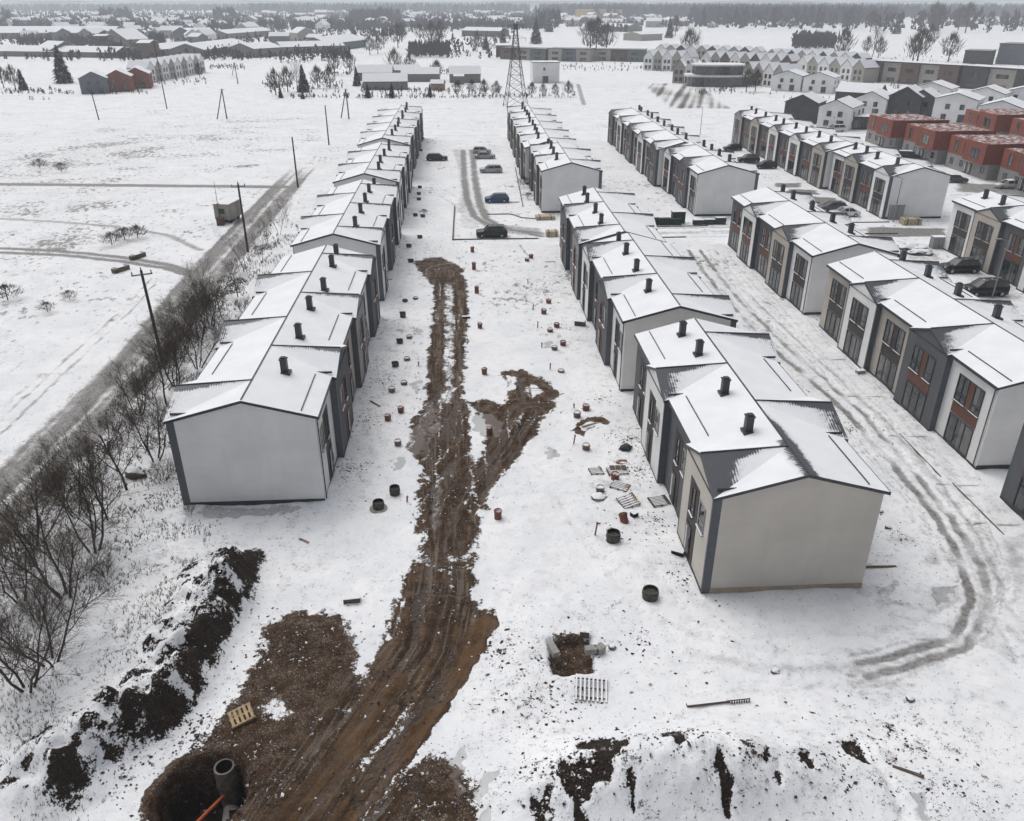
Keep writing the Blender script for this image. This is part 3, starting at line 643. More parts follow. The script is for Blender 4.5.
                for yy, e_ in ((yA, -1), (yB, 1)):
                    xi = s*(HW+.25); p = [(xi, yy, zs(s, xi)-.004), (xe, yy, ze-.004), (xe, yy, ze-.2), (xi, yy, zs(s, xi)-.2)]
                    trim.poly(p if s*e_ < 0 else p[::-1], M['trim'])
                trim.poly([(s*(HW-.02), yA, ZE-.12), (xe, yA, ZBE-.11), (xe, yB, ZBE-.11), (s*(HW-.02), yB, ZE-.12)], M['trim'])
                xg = s*(HW-.3); gb = MB(); gb.box(*sorted((-s*.55, s*.55)), ya+.30, ya+.36, zs(s, xg)-.02, zs(s, xg)+.14, M['trim']); guard.append((gb, xg))
                # raised edge of the bay ridge
                rl = MB(); d_ = .045
                rl.box(0, 1, -d_, d_, -.02, .05, M['trim'], M=Matrix(((-xe, 0, 0, xe), (0, 1, 0, ym), (ZR-za, 0, 1, za), (0, 0, 0, 1))))
                trim.mesh(rl.v, rl.f, M['trim'])
            for yy in ((ya+.12,) if i else (ya+.28,)):
                xp = s*(HW+.09); trim.tube((xp, yy, .05), (xp, yy, ZE-.25), .045, .045, 6, M['trim'], False)
        # end walls
        for yy, end, o in ((0, i == 0, 1), (L, i == n-1, -1)):
            if end:
                wb = MB(); p = [(-HW, yy, -.3), (HW, yy, -.3), (HW, yy, ZE-.1), (0, yy, ZR-.1), (-HW, yy, ZE-.1)]
                wb.poly(p if o > 0 else p[::-1], M[ends]); wb.build('end_wall', root)
                for s in (-1, 1):
                    P, Q = (0, yy-o*OV, ZR), (s*(HW+.25), yy-o*OV, zs(s, HW+.25))
                    pq = [P, Q, (Q[0], Q[1], Q[2]-.2), (P[0], P[1], P[2]-.2)]; pq = [(a, b_, c-.004) for a, b_, c in pq]
                    trim.poly(pq if s*o < 0 else pq[::-1], M['trim'])
                    trim.poly([pq[2], pq[3], (pq[3][0], yy+o*.02, pq[3][2]), (pq[2][0], yy+o*.02, pq[2][2])], M['trim'])
        # chimney on every house
        xc = chim+r.uniform(-.25, .25); yc = ya+u*r.uniform(.82, .98) if i < n-1 else ya+u*.6
        cm = chimney_meshes(); co_ = link('chimney', cm[0], root, (xc, yc, ZR-(ZR-ZE)*abs(xc)/HW)); link('chimney_cap', cm[1], co_)
    # roof sheet
    me = bpy.data.meshes.new('roof'); me.from_pydata(rv, [], rf); me.materials.append(M['roof'])
    ca = me.color_attributes.new('cover', 'FLOAT_COLOR', 'POINT'); d4 = np.ones((len(rv), 4), np.float32); d4[:, 0] = rb; d4[:, 1] = np.array(rr)/100
    ca.data.foreach_set('color', d4.ravel()); me.update(); ro = link('roof', me, root)
    und = MB(); und.poly([(-HW-.2, -.1, ZE-.2), (0, -.1, ZR-.17), (0, L+.1, ZR-.17), (-HW-.2, L+.1, ZE-.2)], M['trim']); und.poly([(0, -.1, ZR-.17), (HW+.2, -.1, ZE-.2), (HW+.2, L+.1, ZE-.2), (0, L+.1, ZR-.17)], M['trim']); und.build('roof_underside', root)
    trim.build('roof_trim', root)
    rc = MB(); rc.box(-.055, .055, .0, L, ZR-.01, ZR+.025, M['trim']); rc.build('ridge_cap', root)
    for gb, xg in guard: gb.build('snow_guard', root, loc=(xg, 0, 0))
    pl = MB(); h = .30
    pl.box(-HW-.02, HW+.02, -.025, .0, -.3, h, M[end_plinth]); pl.box(-HW-.02, HW+.02, L, L+.025, -.3, h, M[end_plinth])
    for s in (-1, 1):
        for i in range(n):
            x = s*(HW+(BAY if side[s][i] == 'G' else 0)); pl.box(*sorted((x, x+s*.022)), i*u, (i+1)*u, -.3, .14, M['plinth'])
    pl.build('plinth', root)
    return root
W5, T5 = 'white', 'tan'
xL, xM, xR, xF = -14.9, 18.26, 41.35, 70.85
def cols(*a): return list(a)
alt = lambda n, a, b, c='tan': [(a, b, c, b)[i % 4] for i in range(n)]
terrace(xL, 47.5, 6.15, 'GRGRGR', alt(6, 'grey', 'white'), cols('white', 'grey', 'tan', 'midgrey', 'white', 'grey'), -1, 'white', 'nearest left-hand block, its big white end gable facing the spoil banks', 1, .62, chim=1.6)
terrace(xL, 89.4, 6.0, 'RGRGR', alt(5, 'white', 'grey'), cols('white', 'white', 'grey', 'grey', 'white'), -1, 'white', 'second block from the front in the left-hand row beside the dirty farm road', 2, .45, chim=1.6)
terrace(xL-.3, 124.4, 6.0, 'RGRGR', alt(5, 'white', 'grey'), cols('white', 'grey', 'white', 'grey', 'white'), -1, 'white', 'third block of the left-hand row, facing the car park', 3, .4, chim=1.6)
terrace(xL-.7, 159.5, 6.0, 'RGRGRGRGR', alt(9, 'white', 'grey'), alt(9, 'grey', 'white'), -1, 'white', 'farthest and longest block of the left-hand row, ending at the open snow field', 4, .3, chim=1.6)
terrace(xM-.05, 36.6, 6.0, 'GRGR', cols('beige', 'grey', 'white', 'grey'), alt(4, 'white', 'grey'), 1, 'beige', 'nearest block with a large bare beige end wall and a half bare dark roof', 5, 1.15, 'plinth_tan', ridge_bare=True, bared={(-1, 0): 1.15, (-1, 2): .8})
terrace(xM-.5, 63.8, 5.95, 'RGRG', cols('white', 'grey', 'grey', 'white'), alt(4, 'grey', 'white'), 1, 'white', 'second block of the middle row, white end wall just behind the beige-gabled block', 6, .7)
terrace(xM-.75, 88.6, 5.85, 'GRGR', cols('midgrey', 'grey', 'grey', 'grey'), alt(4, 'white', 'grey'), 1, 'white', 'third block of the middle row, its far end reaching the cross street', 7, .65)
terrace(xM-1.5, 131.6, 5.6, 'RGRG', cols('white', 'tan', 'midgrey', 'grey'), alt(4, 'grey', 'white'), 1, 'white', 'white-gabled block of the middle row just beyond the cross street, beside the blue car', 8, .55)
terrace(xM-2.6, 154.4, 5.85, 'RGRGRGRGRG', alt(10, 'white', 'tan', 'midgrey'), alt(10, 'grey', 'white'), 1, 'white', 'far long block of the middle row standing in front of the lattice pylon', 9, .5)
terrace(xR+.4, 49.3, 5.9, 'RGRGR', cols('white', 'grey', 'tan', 'white', 'tan'), alt(5, 'white', 'grey'), -1, 'white', 'nearest whole right-hand block, grey gabled front between white and tan ones', 10, 1.0, chim=1.6)
terrace(xR+.1, 82.2, 5.76, 'RGRGR', cols('white', 'tan', 'grey', 'white', 'grey'), alt(5, 'white', 'grey'), -1, 'white', 'right-hand block whose far end stands at the green containers', 11, .95, chim=1.6)
terrace(xR+.5, 21.8, 5.95, 'RGRG', cols('white', 'grey', 'white', 'grey'), alt(4, 'white', 'grey'), -1, 'white', 'grey-fronted block cut off by the right edge of the photo', 12, .9, chim=1.6)
terrace(xR-.2, 128.0, 5.6, 'RGRG', cols('white', 'grey', 'grey', 'white'), alt(4, 'white', 'grey'), -1, 'white', 'white-gabled block behind the green containers of the cross street', 13, .8, chim=1.6)
terrace(xR-1.4, 151.2, 6.0, 'GRGRGRGRG', alt(9, 'grey', 'tan', 'white'), alt(9, 'white', 'grey'), -1, 'white', 'long far block hidden partly behind the white-gabled one by the containers', 14, .7, chim=1.6)
terrace(xF, 124.5, 5.6, 'GRGR', cols('white', 'grey', 'tan', 'white'), alt(4, 'white', 'grey'), -1, 'white', 'block with a big plain white gable in front of the red-topped houses', 15, .9, chim=-2.0)
terrace(xF-.9, 147.4, 6.05, 'GRGRGRGRG', cols('tan', 'grey', 'white', 'grey', 'white', 'grey', 'tan', 'grey', 'midgrey'), alt(9, 'white', 'grey'), -1, 'white', 'far block with alternating tan, grey and white fronts near the dark gabled houses', 16, .8, chim=-2.0)
terrace(xF, 66.2, 5.85, 'RGRGRGR', cols('white', 'grey', 'tan', 'white', 'grey', 'tan', 'white'), alt(7, 'white', 'grey'), -1, 'white', 'block on the right edge of the photo beside the two parked black cars', 17, .9, chim=-2.0)
# ---------------------------------------------------------------- things lying about the building site
def atz(px, py):
    p = at(px, py)
    for _ in range(3): p = at(px, py, zat(p.x, p.y))
    return p
def pipe_stub(p, r, h, mat, label, group, lean=(0, 0)):
    b = MB(); n = 14
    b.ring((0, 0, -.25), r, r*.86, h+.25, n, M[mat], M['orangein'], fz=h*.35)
    b.ring((0, 0, h-.16), r*1.12, r*1.0, .12, n, M[mat])
    o = b.build('pipe_stub', smooth=False, loc=p); o.rotation_euler = (lean[0], lean[1], rng.uniform(0, 6)); return tag(o, label, 'pipe', group)
def rod(p, h, label, group, lean):
    b = MB(); b.tube((0, 0, -.2), (0, 0, h), .055, .055, 8, M['pipe']); b.tube((0, 0, h-.14), (0, 0, h-.02), .075, .075, 8, M['pipe'])
    o = b.build('marker_pipe', loc=p); o.rotation_euler = (lean[0], lean[1], 0); return tag(o, label, 'pipe', group)
GP = 'drain pipe stubs sticking out of the snow'
tall = [(472.4,252,.75,'first brown pipe stub south of the parked black car'), (474,269.5,.95,'tall brown pipe stub right of the top end of the mud track'), (476.8,293,.85,'brown pipe stub right of the far part of the mud track, tall'),
        (480,328,.55,'brown pipe stub right of the mud track, beside a dark plastic trough'), (484.4,374,.6,'brown pipe stub standing alone left of the snow island of the side track'),
        (489.5,434,.65,'orange brown pipe stub standing in the brown puddle of the mud fork'), (498,517.5,.62,'orange brown pipe stub alone in clean snow right of the mud road')]
for x, y, h, lb in tall: pipe_stub(atz(x, y), .25, h, 'pipe', lb, GP)
MIDL = 'short brown pipe stub in the snow between the side mud track and the middle row'
for x, y, h, m in [(548.6,303,.45,'pipe'),(543.8,313.5,.5,'pipe'),(556.7,327,.45,'pipe'),(550,331.5,.35,'pipepale'),(563,345,.45,'pipe'),(554.4,349.5,.4,'pipepale'),(561,372,.25,'pipepale'),(531,258,.5,'pipe'),(527,261,.4,'pipepale')]:
    pipe_stub(atz(x, y), .29, h, m, MIDL, GP)
for x, y, h, m, lb in [(586,410,.5,'pipe','reddish brown pipe stub just above the brown-edged trench'),(577,417,.5,'pipepale','snow capped pipe stub left of the brown-edged trench'),(586,449,.45,'pipepale','pale snow capped pipe stub below the brown-edged trench'),
                       (600,491,.4,'pipepale','pale pinkish pipe stub left of the two flat pallets'),(615,479,.5,'pipe','reddish pipe stub standing at the corner of the flat pallet')]:
    pipe_stub(atz(x, y), .29, h, m, lb, GP)
pipe_stub(atz(624.5,522), .27, .62, 'pipe', 'red pipe stub leaning beside the big tilted pallet', GP, (.25, .35))
LEFTL = 'short snow dusted pipe stub in the strip between the left-hand row and the mud road'
for x, y, h, m in [(407,360,.3,'pipepale'),(409.5,338,.3,'pipepale'),(392,391,.38,'pipepale'),(404,384,.3,'pipepale'),(415.5,299,.25,'pipepale'),(405,301.5,.25,'wetconcrete')]:
    pipe_stub(atz(x, y), .29, h, m, LEFTL, GP)
for x, y, h, m, lb in [(401,412,.5,'pipe','brown pipe stub by the mud road with a snowy twin in front of it'),(388,420,.5,'pipe','orange brown pipe stub nearest the nearest left-hand block'),(398,445,.45,'pipepale','white topped pipe stub left of the grey wet patch')]:
    pipe_stub(atz(x, y), .26, h, m, lb, GP)
for x, y, h, lb in [(403,317,.55,'largest black square inspection cap left of the mud road'),(400,343,.4,'black inspection cap in the snow level with the middle of the left-hand row'),(395.5,366,.4,'black inspection cap nearer than its two dark fellows')]:
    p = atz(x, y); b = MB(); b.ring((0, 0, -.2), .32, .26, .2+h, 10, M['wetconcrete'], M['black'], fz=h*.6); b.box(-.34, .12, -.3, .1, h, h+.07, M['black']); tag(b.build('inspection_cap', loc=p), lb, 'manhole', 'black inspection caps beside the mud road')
for x, y in [(423,139),(421,151),(420,188),(419,194.5),(419,200),(415.5,216),(423,217),(420,238),(411,262),(409,247)]:
    p = atz(x, y); b = MB(); b.ring((0, 0, -.2), .36, .3, .55, 10, M['wetconcrete'], M['black'], fz=.3); b.box(-.42, .25, -.3, .16, .35, .42, M['black']); tag(b.build('drain_cap', loc=p), 'small dark drain cap in the line between the left-hand row and the car park', 'cap', 'drain caps beside the car park')
rods = [(533,309.5,.6),(537.7,328,.75),(542,348,.6),(550,369,.6),(566,256,.5),(528,284,.6),(574,408,.45)]
for x, y, h in rods: rod(atz(x, y), h, 'thin orange marker pipe standing in the snow left of the middle row', 'thin marker pipes', (rng.uniform(-.06, .06), rng.uniform(-.06, .06)))
for x, y, h, lb in [(573.7,444,.85,'thin orange pipe standing at the lower edge of the brown-edged trench'),(595,535,1.05,'tallest thin orange pipe, beside the black manhole ring and pallets'),(407,502,.5,'thin short orange pipe right of the two black manhole rings'),(418.5,366,.45,'thin short pipe at the left edge of the mud road')]:
    rod(atz(x, y), h, lb, 'thin marker pipes', (rng.uniform(-.08, .08), .1))
# manhole rings
for x, y, r, h, lb in [(395,494,.36,.6,'smaller black manhole ring of the pair left of the mud road'),(378.7,508,.38,.55,'black manhole ring on a snowy slab, nearer the left-hand block'),(613,540,.44,.62,'black manhole ring among debris below the pallets'),(650,597,.46,.55,'black manhole ring in front of the beige-gabled block')]:
    p = atz(x, y); t = empty('manhole_ring', p, 0, lb, 'manhole', 'black concrete manhole rings on the building site')
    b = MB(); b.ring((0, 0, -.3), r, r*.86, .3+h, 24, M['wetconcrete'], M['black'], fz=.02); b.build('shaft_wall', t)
    c = MB(); c.ring((0, 0, h*.45), r*1.06, r*.98, h*.3, 24, M['wetconcrete']); c.build('collar', t)
    if 'slab' in lb:
        c = MB(); c.ring((.0, -.1, -.05), r*1.6, r*1.02, .13, 24, M['concrete']); c.build('base_slab', t)
# pallets
def pallet(p, w, l, rz, mat, label, tilt=(0, 0), boards=6, snowy=False, bricks=False, h=.13):
    t = empty('wooden_pallet', p, rz, label, 'pallet', 'wooden pallets'); t.rotation_euler = (tilt[0], tilt[1], rz)
    m = M[mat]; b = MB()
    for k in range(boards):
        y = -l/2+l*(k+.5)/boards; b.box(-w/2, w/2, y-l/boards*.31, y+l/boards*.31, h-.025, h, m)
    b.build('deck_boards', t)
    for k in (-1, 0, 1):
        c = MB(); c.box(k*(w/2-.05)-.045, k*(w/2-.05)+.045, -l/2, l/2, .0, h-.027, M['oldwood'] if mat != 'newwood' else m); c.build('stringer', t)
    if snowy:
        c = MB()
        for k in range(boards):
            y = -l/2+l*(k+.5)/boards; c.box(-w/2*.9, w/2*.55, y-l/boards*.24, y+l/boards*.24, h+.001, h+.03, M['snow'])
        c.build('snow_cover', t)
    return t
pallet(atz(242,718)+Vector((0, 0, .12)), 1.0, 1.15, R(-62), 'newwood', 'light new pallet lying on the mud by the pit with the orange pipe', (.12, .05), 5)
pallet(atz(628,503)+Vector((0, 0, .12)), 1.3, 1.2, R(20), 'wood', 'big snowy tilted pallet next to the red leaning pipe stub', (.22, -.12), 6, True)
pallet(atz(620,487)+Vector((0, 0, .02)), 1.25, 1.0, R(-30), 'wood', 'pallet nearly sunk in snow above the big tilted pallet', (0, .04), 5, True)
pb = pallet(atz(617,472)+Vector((0, 0, .06)), 1.5, 1.0, R(4), 'wood', 'flat pallet carrying a thin layer of brown boards', (.03, 0), 6, True)
pallet(atz(596,472)+Vector((0, 0, .02)), 1.0, .9, R(8), 'wood', 'snow covered pallet left of the pallet with brown boards', (.02, .02), 5, True)
pallet(atz(659,502)+Vector((0, 0, .03)), 1.3, 1.1, R(12), 'oldwood', 'dark grating-like pallet lying against the rust brown wall of the nearest middle block', (.05, 0), 7, True)
b = MB(); p = atz(618,470)
for k in range(3): b.box(-.62+k*.42, -.24+k*.42, -.32, .3, .20, .24, M['oldwood'])
tag(b.build('board_stack', loc=p, ), 'small stack of brown boards lying on the flat pallet', 'boards')
g = empty('timber_grate', atz(591,690)+Vector((0, 0, .1)), R(-6), 'slatted timber frame with white snow on its bars, below the square pit', 'frame'); g.rotation_euler = (.12, .05, R(-8))
for k in range(8): b = MB(); b.box(-.80+k*.215, -.71+k*.215, -.8, .75, .03, .1, M['oldwood'], top=M['snow']); b.build('bar', g)
for y in (-.55, 0, .55): b = MB(); b.box(-.84, .82, y-.04, y+.04, .0, .028, M['oldwood']); b.build('cross_rail', g)
# beams at the front
p = atz(708,704); b = MB(); b.box(-1.1, 1.1, -.09, .09, .0, .15, M['oldwood'], top=M['snow']); o = b.build('timber_beam', loc=p+Vector((0, 0, .02)), ); o.rotation_euler.z = R(5); tag(o, 'dark half buried beam lying left of the comb-like rail in the front snow', 'beam')
t = empty('broken_rail', atz(737,702), R(4), 'dark rail with short hanging slats, like a comb, at the right end of the beam', 'rail')
b = MB(); b.box(-.55, .65, -.05, .05, .16, .24, M['oldwood'], top=M['snow']); b.build('rail', t)
for k in range(8): b = MB(); x = -.3+k*.125; b.box(x-.022, x+.022, -.12, -.06, -.12, .2, M['oldwood']); b.build('slat', t)
for px, L_, rz, mat, lb in [((238,568), 0, 0, '', ''), ((908,772),1.3,-28,'oldwood','brown plank lying in the front right corner of the snow'),((375,404),1.5,-50,'oldwood','dark thin plank lying between pipe stubs left of the mud road'),((550,262),1.4,2,'wood','pale plank on the snow south of the parked black car'),((304,541),.8,-35,'pipe','reddish plank in the snow in front of the white gable'),((590,425),1.6,25,'wood','snowy plank lying inside the brown-edged trench'),
                         ((880,567),2.0,-2,'oldwood','thin dark bar sticking out from the corner of the beige-gabled block'),((765,556),.5,20,'oldwood','scrap of board lying in the lane')]:
    if not L_: continue
    b = MB(); b.box(-L_/2, L_/2, -.07, .07, 0, .06, M[mat]); o = b.build('loose_plank', loc=atz(*px)+Vector((0, 0, .01))); o.rotation_euler.z = R(rz); tag(o, lb, 'plank')
# blocks, boxes, sacks
def block(px, sx, sy, h, mat, top, name, lb, cat, rz=0):
    b = MB(); b.box(-sx/2, sx/2, -sy/2, sy/2, -.05, h, M[mat]); b.box(-sx/2-.012, sx/2+.012, -sy/2-.012, sy/2+.012, h, h+.035, M[top]); o = b.build(name, loc=atz(*px)); o.rotation_euler.z = R(rz); return tag(o, lb, cat)
block((352,601),.95,.4,.3,'oldwood','snow','snowy_crate','low crate with snow on top, alone in the snow left of the mud road','crate',6)
block((634,516),.42,.4,.3,'black','snow','small_box','small dark box with a white snowy lid beside the tilted pallet','box',30)
block((678,553),.75,.6,.28,'black','snow','plastic_tub','black tub filled with snow at the foot of the beige house front','tub',-30)
block((466,318),0.9,.3,.2,'black','snow','plastic_trough','dark shallow trough in the snow right of the mud track','trough',0)
block((580,325),1.1,.7,.5,'oldwood','snow','tool_crate','brown crate against the wall of the second middle block','crate',-20)
block((860,373),.8,.45,.3,'concrete','snow','kerb_block','pale kerb block on the paved strip before the tan front','block',10)
for i, (px, sx, sy, h, lb) in enumerate([((584,643),.5,.45,.35,'pale stone block at the far edge of the square pit'),((590,659),.6,.35,.3,'grey block leaning at the right edge of the square pit'),((553,660),.35,.8,.25,'pale board-like block along the left edge of the square pit'),((600,652),.45,.4,.3,'rounded grey block right of the square pit')]):
    o = block(px, sx, sy, h, 'concrete' if i else 'pipepale', 'concrete' if i else 'pipepale', 'stone_block', lb, 'block', 15*i-10); o.location.z = .05
def lump(name, px, r, h, mat, lb, cat, seed, group=None, flat=.6):
    bm = bmesh.new(); bmesh.ops.create_icosphere(bm, subdivisions=3, radius=1); rr_ = random.Random(seed); ox, oy = rr_.uniform(0, 90), rr_.uniform(0, 90)
    for v in bm.verts:
        k = 1+.28*float(pn(np.array([v.co.x*1.7+ox]), np.array([v.co.y*1.7+v.co.z*1.3+oy]))[0])+.1*float(pn(np.array([v.co.x*5+ox]), np.array([v.co.y*5+v.co.z*4]))[0])
        v.co = Vector((v.co.x*r*k, v.co.y*r*k*.8, v.co.z*h*k+h*flat*.5))
    me = bpy.data.meshes.new(name); bm.to_mesh(me); bm.free(); me.materials.append(M[mat]); me.polygons.foreach_set('use_smooth', [True]*len(me.polygons))
    return tag(link(name, me, None, atz(*px)), lb, cat, group)
M['stone'] = plain('snowy field stone', (.13, .12, .11), .9, .3, 2, snow=.5, bump=.02)
M['sack'] = plain('dark plastic sheet', (.022, .026, .036), .5, .3, 3, bump=.03)
M['hay'] = plain('old straw bale', (.12, .095, .06), .95, .3, 3, snow=.62, bump=.05)
lump('plastic_sack', (626,449), .5, .32, 'sack', 'dark crumpled plastic sheet near the entrance of the nearest middle block', 'sack', 5)
lump('snowy_boulder', (136,476), .75, .55, 'hay', 'large round snow capped boulder under the bare trees by the white gable', 'boulder', 6)
lump('rubble_heap', (598,497), .55, .14, 'stone', 'low heap of snowy rubble left of the big tilted pallet', 'rubble', 7)
for i, (px, lb) in enumerate([((775,672),'single dark stone in the wide clean snow at the front right'),((910,700),'dark stone far right in the front snow'),((612,648),'stone just right of the square pit'),((28,741),'lone snowy stone at the lower left, left of the black bank'),((880,512),'dark clod in the lane right of the beige-gabled block'),((888,528),'stone at the corner by the thin dark bar')]):
    lump('field_stone', px, .22, .16, 'stone', lb, 'stone', 20+i, 'single stones in the snow')
lump('rusty_disc', (622,462), .45, .05, 'pipe', 'rusty round manhole lid set in the snow above the flat pallets', 'lid', 31)
# pit with concrete shaft and orange pipe
t = empty('concrete_shaft', (-11.7, 26.0, -2.9), 0, 'grey concrete shaft standing in the muddy pit, open at the top', 'shaft')
b = MB(); b.ring((0, 0, 0), .46, .37, 2.8, 28, M['shaft'], M['black'], fz=.3); b.build('shaft_wall', t)
b = MB(); b.ring((0, 0, 1.75), .49, .462, .1, 28, M['shaft']); b.build('joint_band', t)
b = MB(); b.tube((.1, -.45, .55), (.16, -1.35, .35), .34, .34, 14, M['concrete']); b.build('inlet_collar', t)
b = MB(); b.tube((-11.75, 25.4, -1.3), (-12.75, 22.2, -.1), .085, .085, 12, M['orange']); b.tube((-12.70, 22.36, -.16), (-12.79, 22.07, -.05), .105, .105, 12, M['orange']); tag(b.build('orange_pipe'), 'long orange pipe leaning from the concrete shaft out of the pit', 'pipe')
b = MB(); b.box(-.22, .22, -.04, .04, 0, 1.7, M['oldwood']); o = b.build('shoring_board', loc=(-11.2, 24.4, -2.9)); o.rotation_euler = (-.12, .1, .2); tag(o, 'brown board standing in the pit beside the concrete shaft', 'board')
# loose clods and debris: too many to count
def clods(name, spots, n, r0, r1, mat, seed):
    rs = np.random.RandomState(seed); vs, fs = [], []
    base = np.array([(1,0,0),(0,1,0),(-1,0,0),(0,-1,0),(0,0,1),(0,0,-1)]); tri = [(0,1,4),(1,2,4),(2,3,4),(3,0,4),(1,0,5),(2,1,5),(3,2,5),(0,3,5)]
    w = np.array([s[3] for s in spots], float); w /= w.sum()
    for k in rs.choice(len(spots), n, p=w):
        x, y, rad, _ = spots[k]; a = rs.rand()*6.283; d = rad*abs(rs.randn())*.6; px, py = x+d*math.cos(a), y+d*math.sin(a)
        r = r0+(r1-r0)*rs.rand()**2.5; M_ = base*(r*(.6+.8*rs.rand(6, 1)))*np.array([1+.8*rs.rand(), 1, .7]); c, s_ = math.cos(a*3), math.sin(a*3)
        q = np.stack([M_[:, 0]*c-M_[:, 1]*s_+px, M_[:, 0]*s_+M_[:, 1]*c+py, M_[:, 2]+zat(px, py)+r*.2], -1); o = len(vs)
        vs += [tuple(v) for v in q]; fs += [tuple(o+i for i in f) for f in tri]
    me = bpy.data.meshes.new(name); me.from_pydata(vs, [], fs); me.materials.append(M[mat]); tag(link(name, me), kind='stuff')
M['clod'] = plain('dark frozen soil', (.05, .035, .026), .95, .4, 1.5, snow=.82)
sp_ = lambda px, rad, w: (at(*px).x, at(*px).y, rad, w)
clods('dirt_clods', [sp_((300,650),3,3), sp_((200,740),4,3), sp_((420,790),3,2), sp_((260,790),3,2), sp_((180,690),3,2), sp_((120,760),3,2), sp_((220,620),2.5,2), sp_((600,770),2.5,3), sp_((670,760),2.2,2.5), sp_((740,780),2.5,2), sp_((560,790),2,1.5), sp_((820,770),2.2,1.6), sp_((560,660),2.5,1.6), sp_((400,700),2.5,1.5), sp_((440,600),2.5,1.2), sp_((445,500),3,1.2), sp_((440,420),3,1), sp_((530,420),2.5,1), sp_((640,640),4,.6), sp_((850,750),3,.8), sp_((890,730),2.5,.6), sp_((950,790),3,.5), sp_((440,280),3,.8), sp_((540,700),3,1), sp_((500,650),2,.8)], 8000, .015, .085, 'clod', 3)
clods('site_debris', [sp_((380,380),5,2), sp_((365,420),3,1.2), sp_((545,290),6,1.6), sp_((570,330),5,1), sp_((640,470),2.5,1.5), sp_((630,440),2.5,1.2), sp_((655,520),2,1), sp_((610,530),2.5,.8), sp_((430,250),7,1.2), sp_((420,215),8,1), sp_((600,400),3,.6), sp_((360,330),3,.8), sp_((900,540),4,.8), sp_((800,400),6,.8), sp_((850,430),4,.8), sp_((700,270),4,.6), sp_((540,190),6,.4), sp_((200,500),3,.7), sp_((150,500),3,1), sp_((345,470),3,.9), sp_((685,580),2,.6)], 4000, .015, .075, 'clod', 4)
# boards, heaps and small works at the cross street
def board_pile(px, w, d, n, lb, z=.1):
    t = empty('timber_pile', at(*px), R(rng.uniform(-3, 3)), lb, 'timber')
    for k in range(n): b = MB(); b.box(-w/2, w/2, -d/2, d/2, k*z, k*z+z*.8, M['palewood'], top=M['palewood']); b.build('board', t)
    for x in (-w*.3, w*.3): b = MB(); b.box(x-.06, x+.06, -d/2-.03, d/2+.03, -.02, n*z+.02, M['oldwood']); b.build('batten', t)
board_pile((545,219),3.0,1.6,6,'pale new timber stack in front of the white gable by the blue car')
board_pile((552,236),1.8,1.2,7,'pale timber bundle at the corner of the third middle block',.12)
board_pile((910,224),2.8,1.6,8,'yellowish timber stack in front of the large white gable on the right',.12)
M['binG'] = plain('dark green board fence', (.032, .05, .042), .8, .3, 2)
for k in range(9):
    x0 = 25.2+k*1.75
    if k == 5: continue
    b = MB(); hh = (1.0, .95, 1.05, 1.0, .9, 1, .7, .75, 1.0)[k]; b.box(-.8, .8, -.35, .35, .0, hh, M['binG']); b.box(-.84, .84, -.39, .39, hh, hh+.07, M['binG'], top=M['snow'] if k > 5 else M['binG']); b.box(-.7, .7, -.38, -.352, hh*.45, hh*.55, M['trim'])
    tag(b.build('waste_container', loc=(x0, 122.7, 0)), 'low dark green waste container in the row along the cross street', 'container', 'green containers along the cross street')
b = MB(); b.box(-1.0, 1.0, -.6, .6, 0, 1.75, M['binG']); b.box(-1.06, 1.06, -.66, .66, 1.75, 1.85, M['binG'], top=M['snow']); b.box(-.9, .9, -.64, -.603, .2, 1.6, M['binG']); tag(b.build('transformer_box', loc=(32.8, 123.9, 0)), 'tallest dark green box in the row of containers, before a white gable', 'box')
for (px, w, h, lb) in [((894,219),2.2,2.3,'grey utility cabinet beside the timber stack before the large white gable'), ((936,248),1.7,1.6,'grey utility cabinet by the corner of the block with two black cars')]:
    b = MB(); b.box(-w/2, w/2, -.5, .5, 0, h, M['midgrey']); b.box(-w/2-.06, w/2+.06, -.56, .56, h, h+.08, M['midgrey'], top=M['snow']); b.box(-.02, .02, -.52, -.502, .1, h-.1, M['trim']); tag(b.build('utility_cabinet', loc=at(*px)), lb, 'cabinet')
b = MB(); b.box(-.7, .7, -.6, .6, 0, 1.2, M['palewood'], top=M['snow']); b.box(-.75, .75, -.65, .65, .5, .58, M['wood']); tag(b.build('timber_crate', loc=at(943,247)+Vector((.6, 0, 0))), 'pale timber crate right next to the grey cabinet', 'crate')
for i, px in enumerate([(905,249), (912,247), (921,250), (916,254), (924,254)]): lump('gravel_heap', px, 1.2, .5, 'stone', 'low snowy heap of gravel in the yard behind the right-hand row', 'heap', 50+i, 'gravel heaps in the yard')
# trailer hut with aerial, concrete blocks by the farm track
t = empty('site_hut', (-37.6, 129.2, 0), R(-12), 'pale grey wheeled hut beside the dirty farm road', 'hut')
M['hutwall'] = plain('stained pale hut wall', (.33, .315, .28), .8, .2, 1.2, streak=True)
b = MB(); b.box(-1.25, 1.25, -1.9, 1.9, .55, 2.9, M['hutwall']); b.build('cabin', t)
b = MB(); b.box(-1.35, 1.35, -2.0, 2.0, 2.9, 3.02, M['hutwall'], top=M['snow']); b.build('roof', t)
b = MB(); b.box(-1.285, -1.252, -.4, .4, .7, 2.5, M['frame']); b.build('door', t)
b = MB(); b.box(-.5, .5, -1.93, -1.902, 1.5, 2.3, M['frame']); b.build('window', t)
for x in (-1.0, 1.0):
    for y in (-1.2, 1.2): b = MB(); b.tube((x-.11, y, .35), (x+.11, y, .35), .35, .35, 14, M['black']); b.build('wheel', t)
b = MB(); b.box(-1.1, 1.1, -1.7, 1.7, .36, .548, M['trim']); b.build('chassis', t)
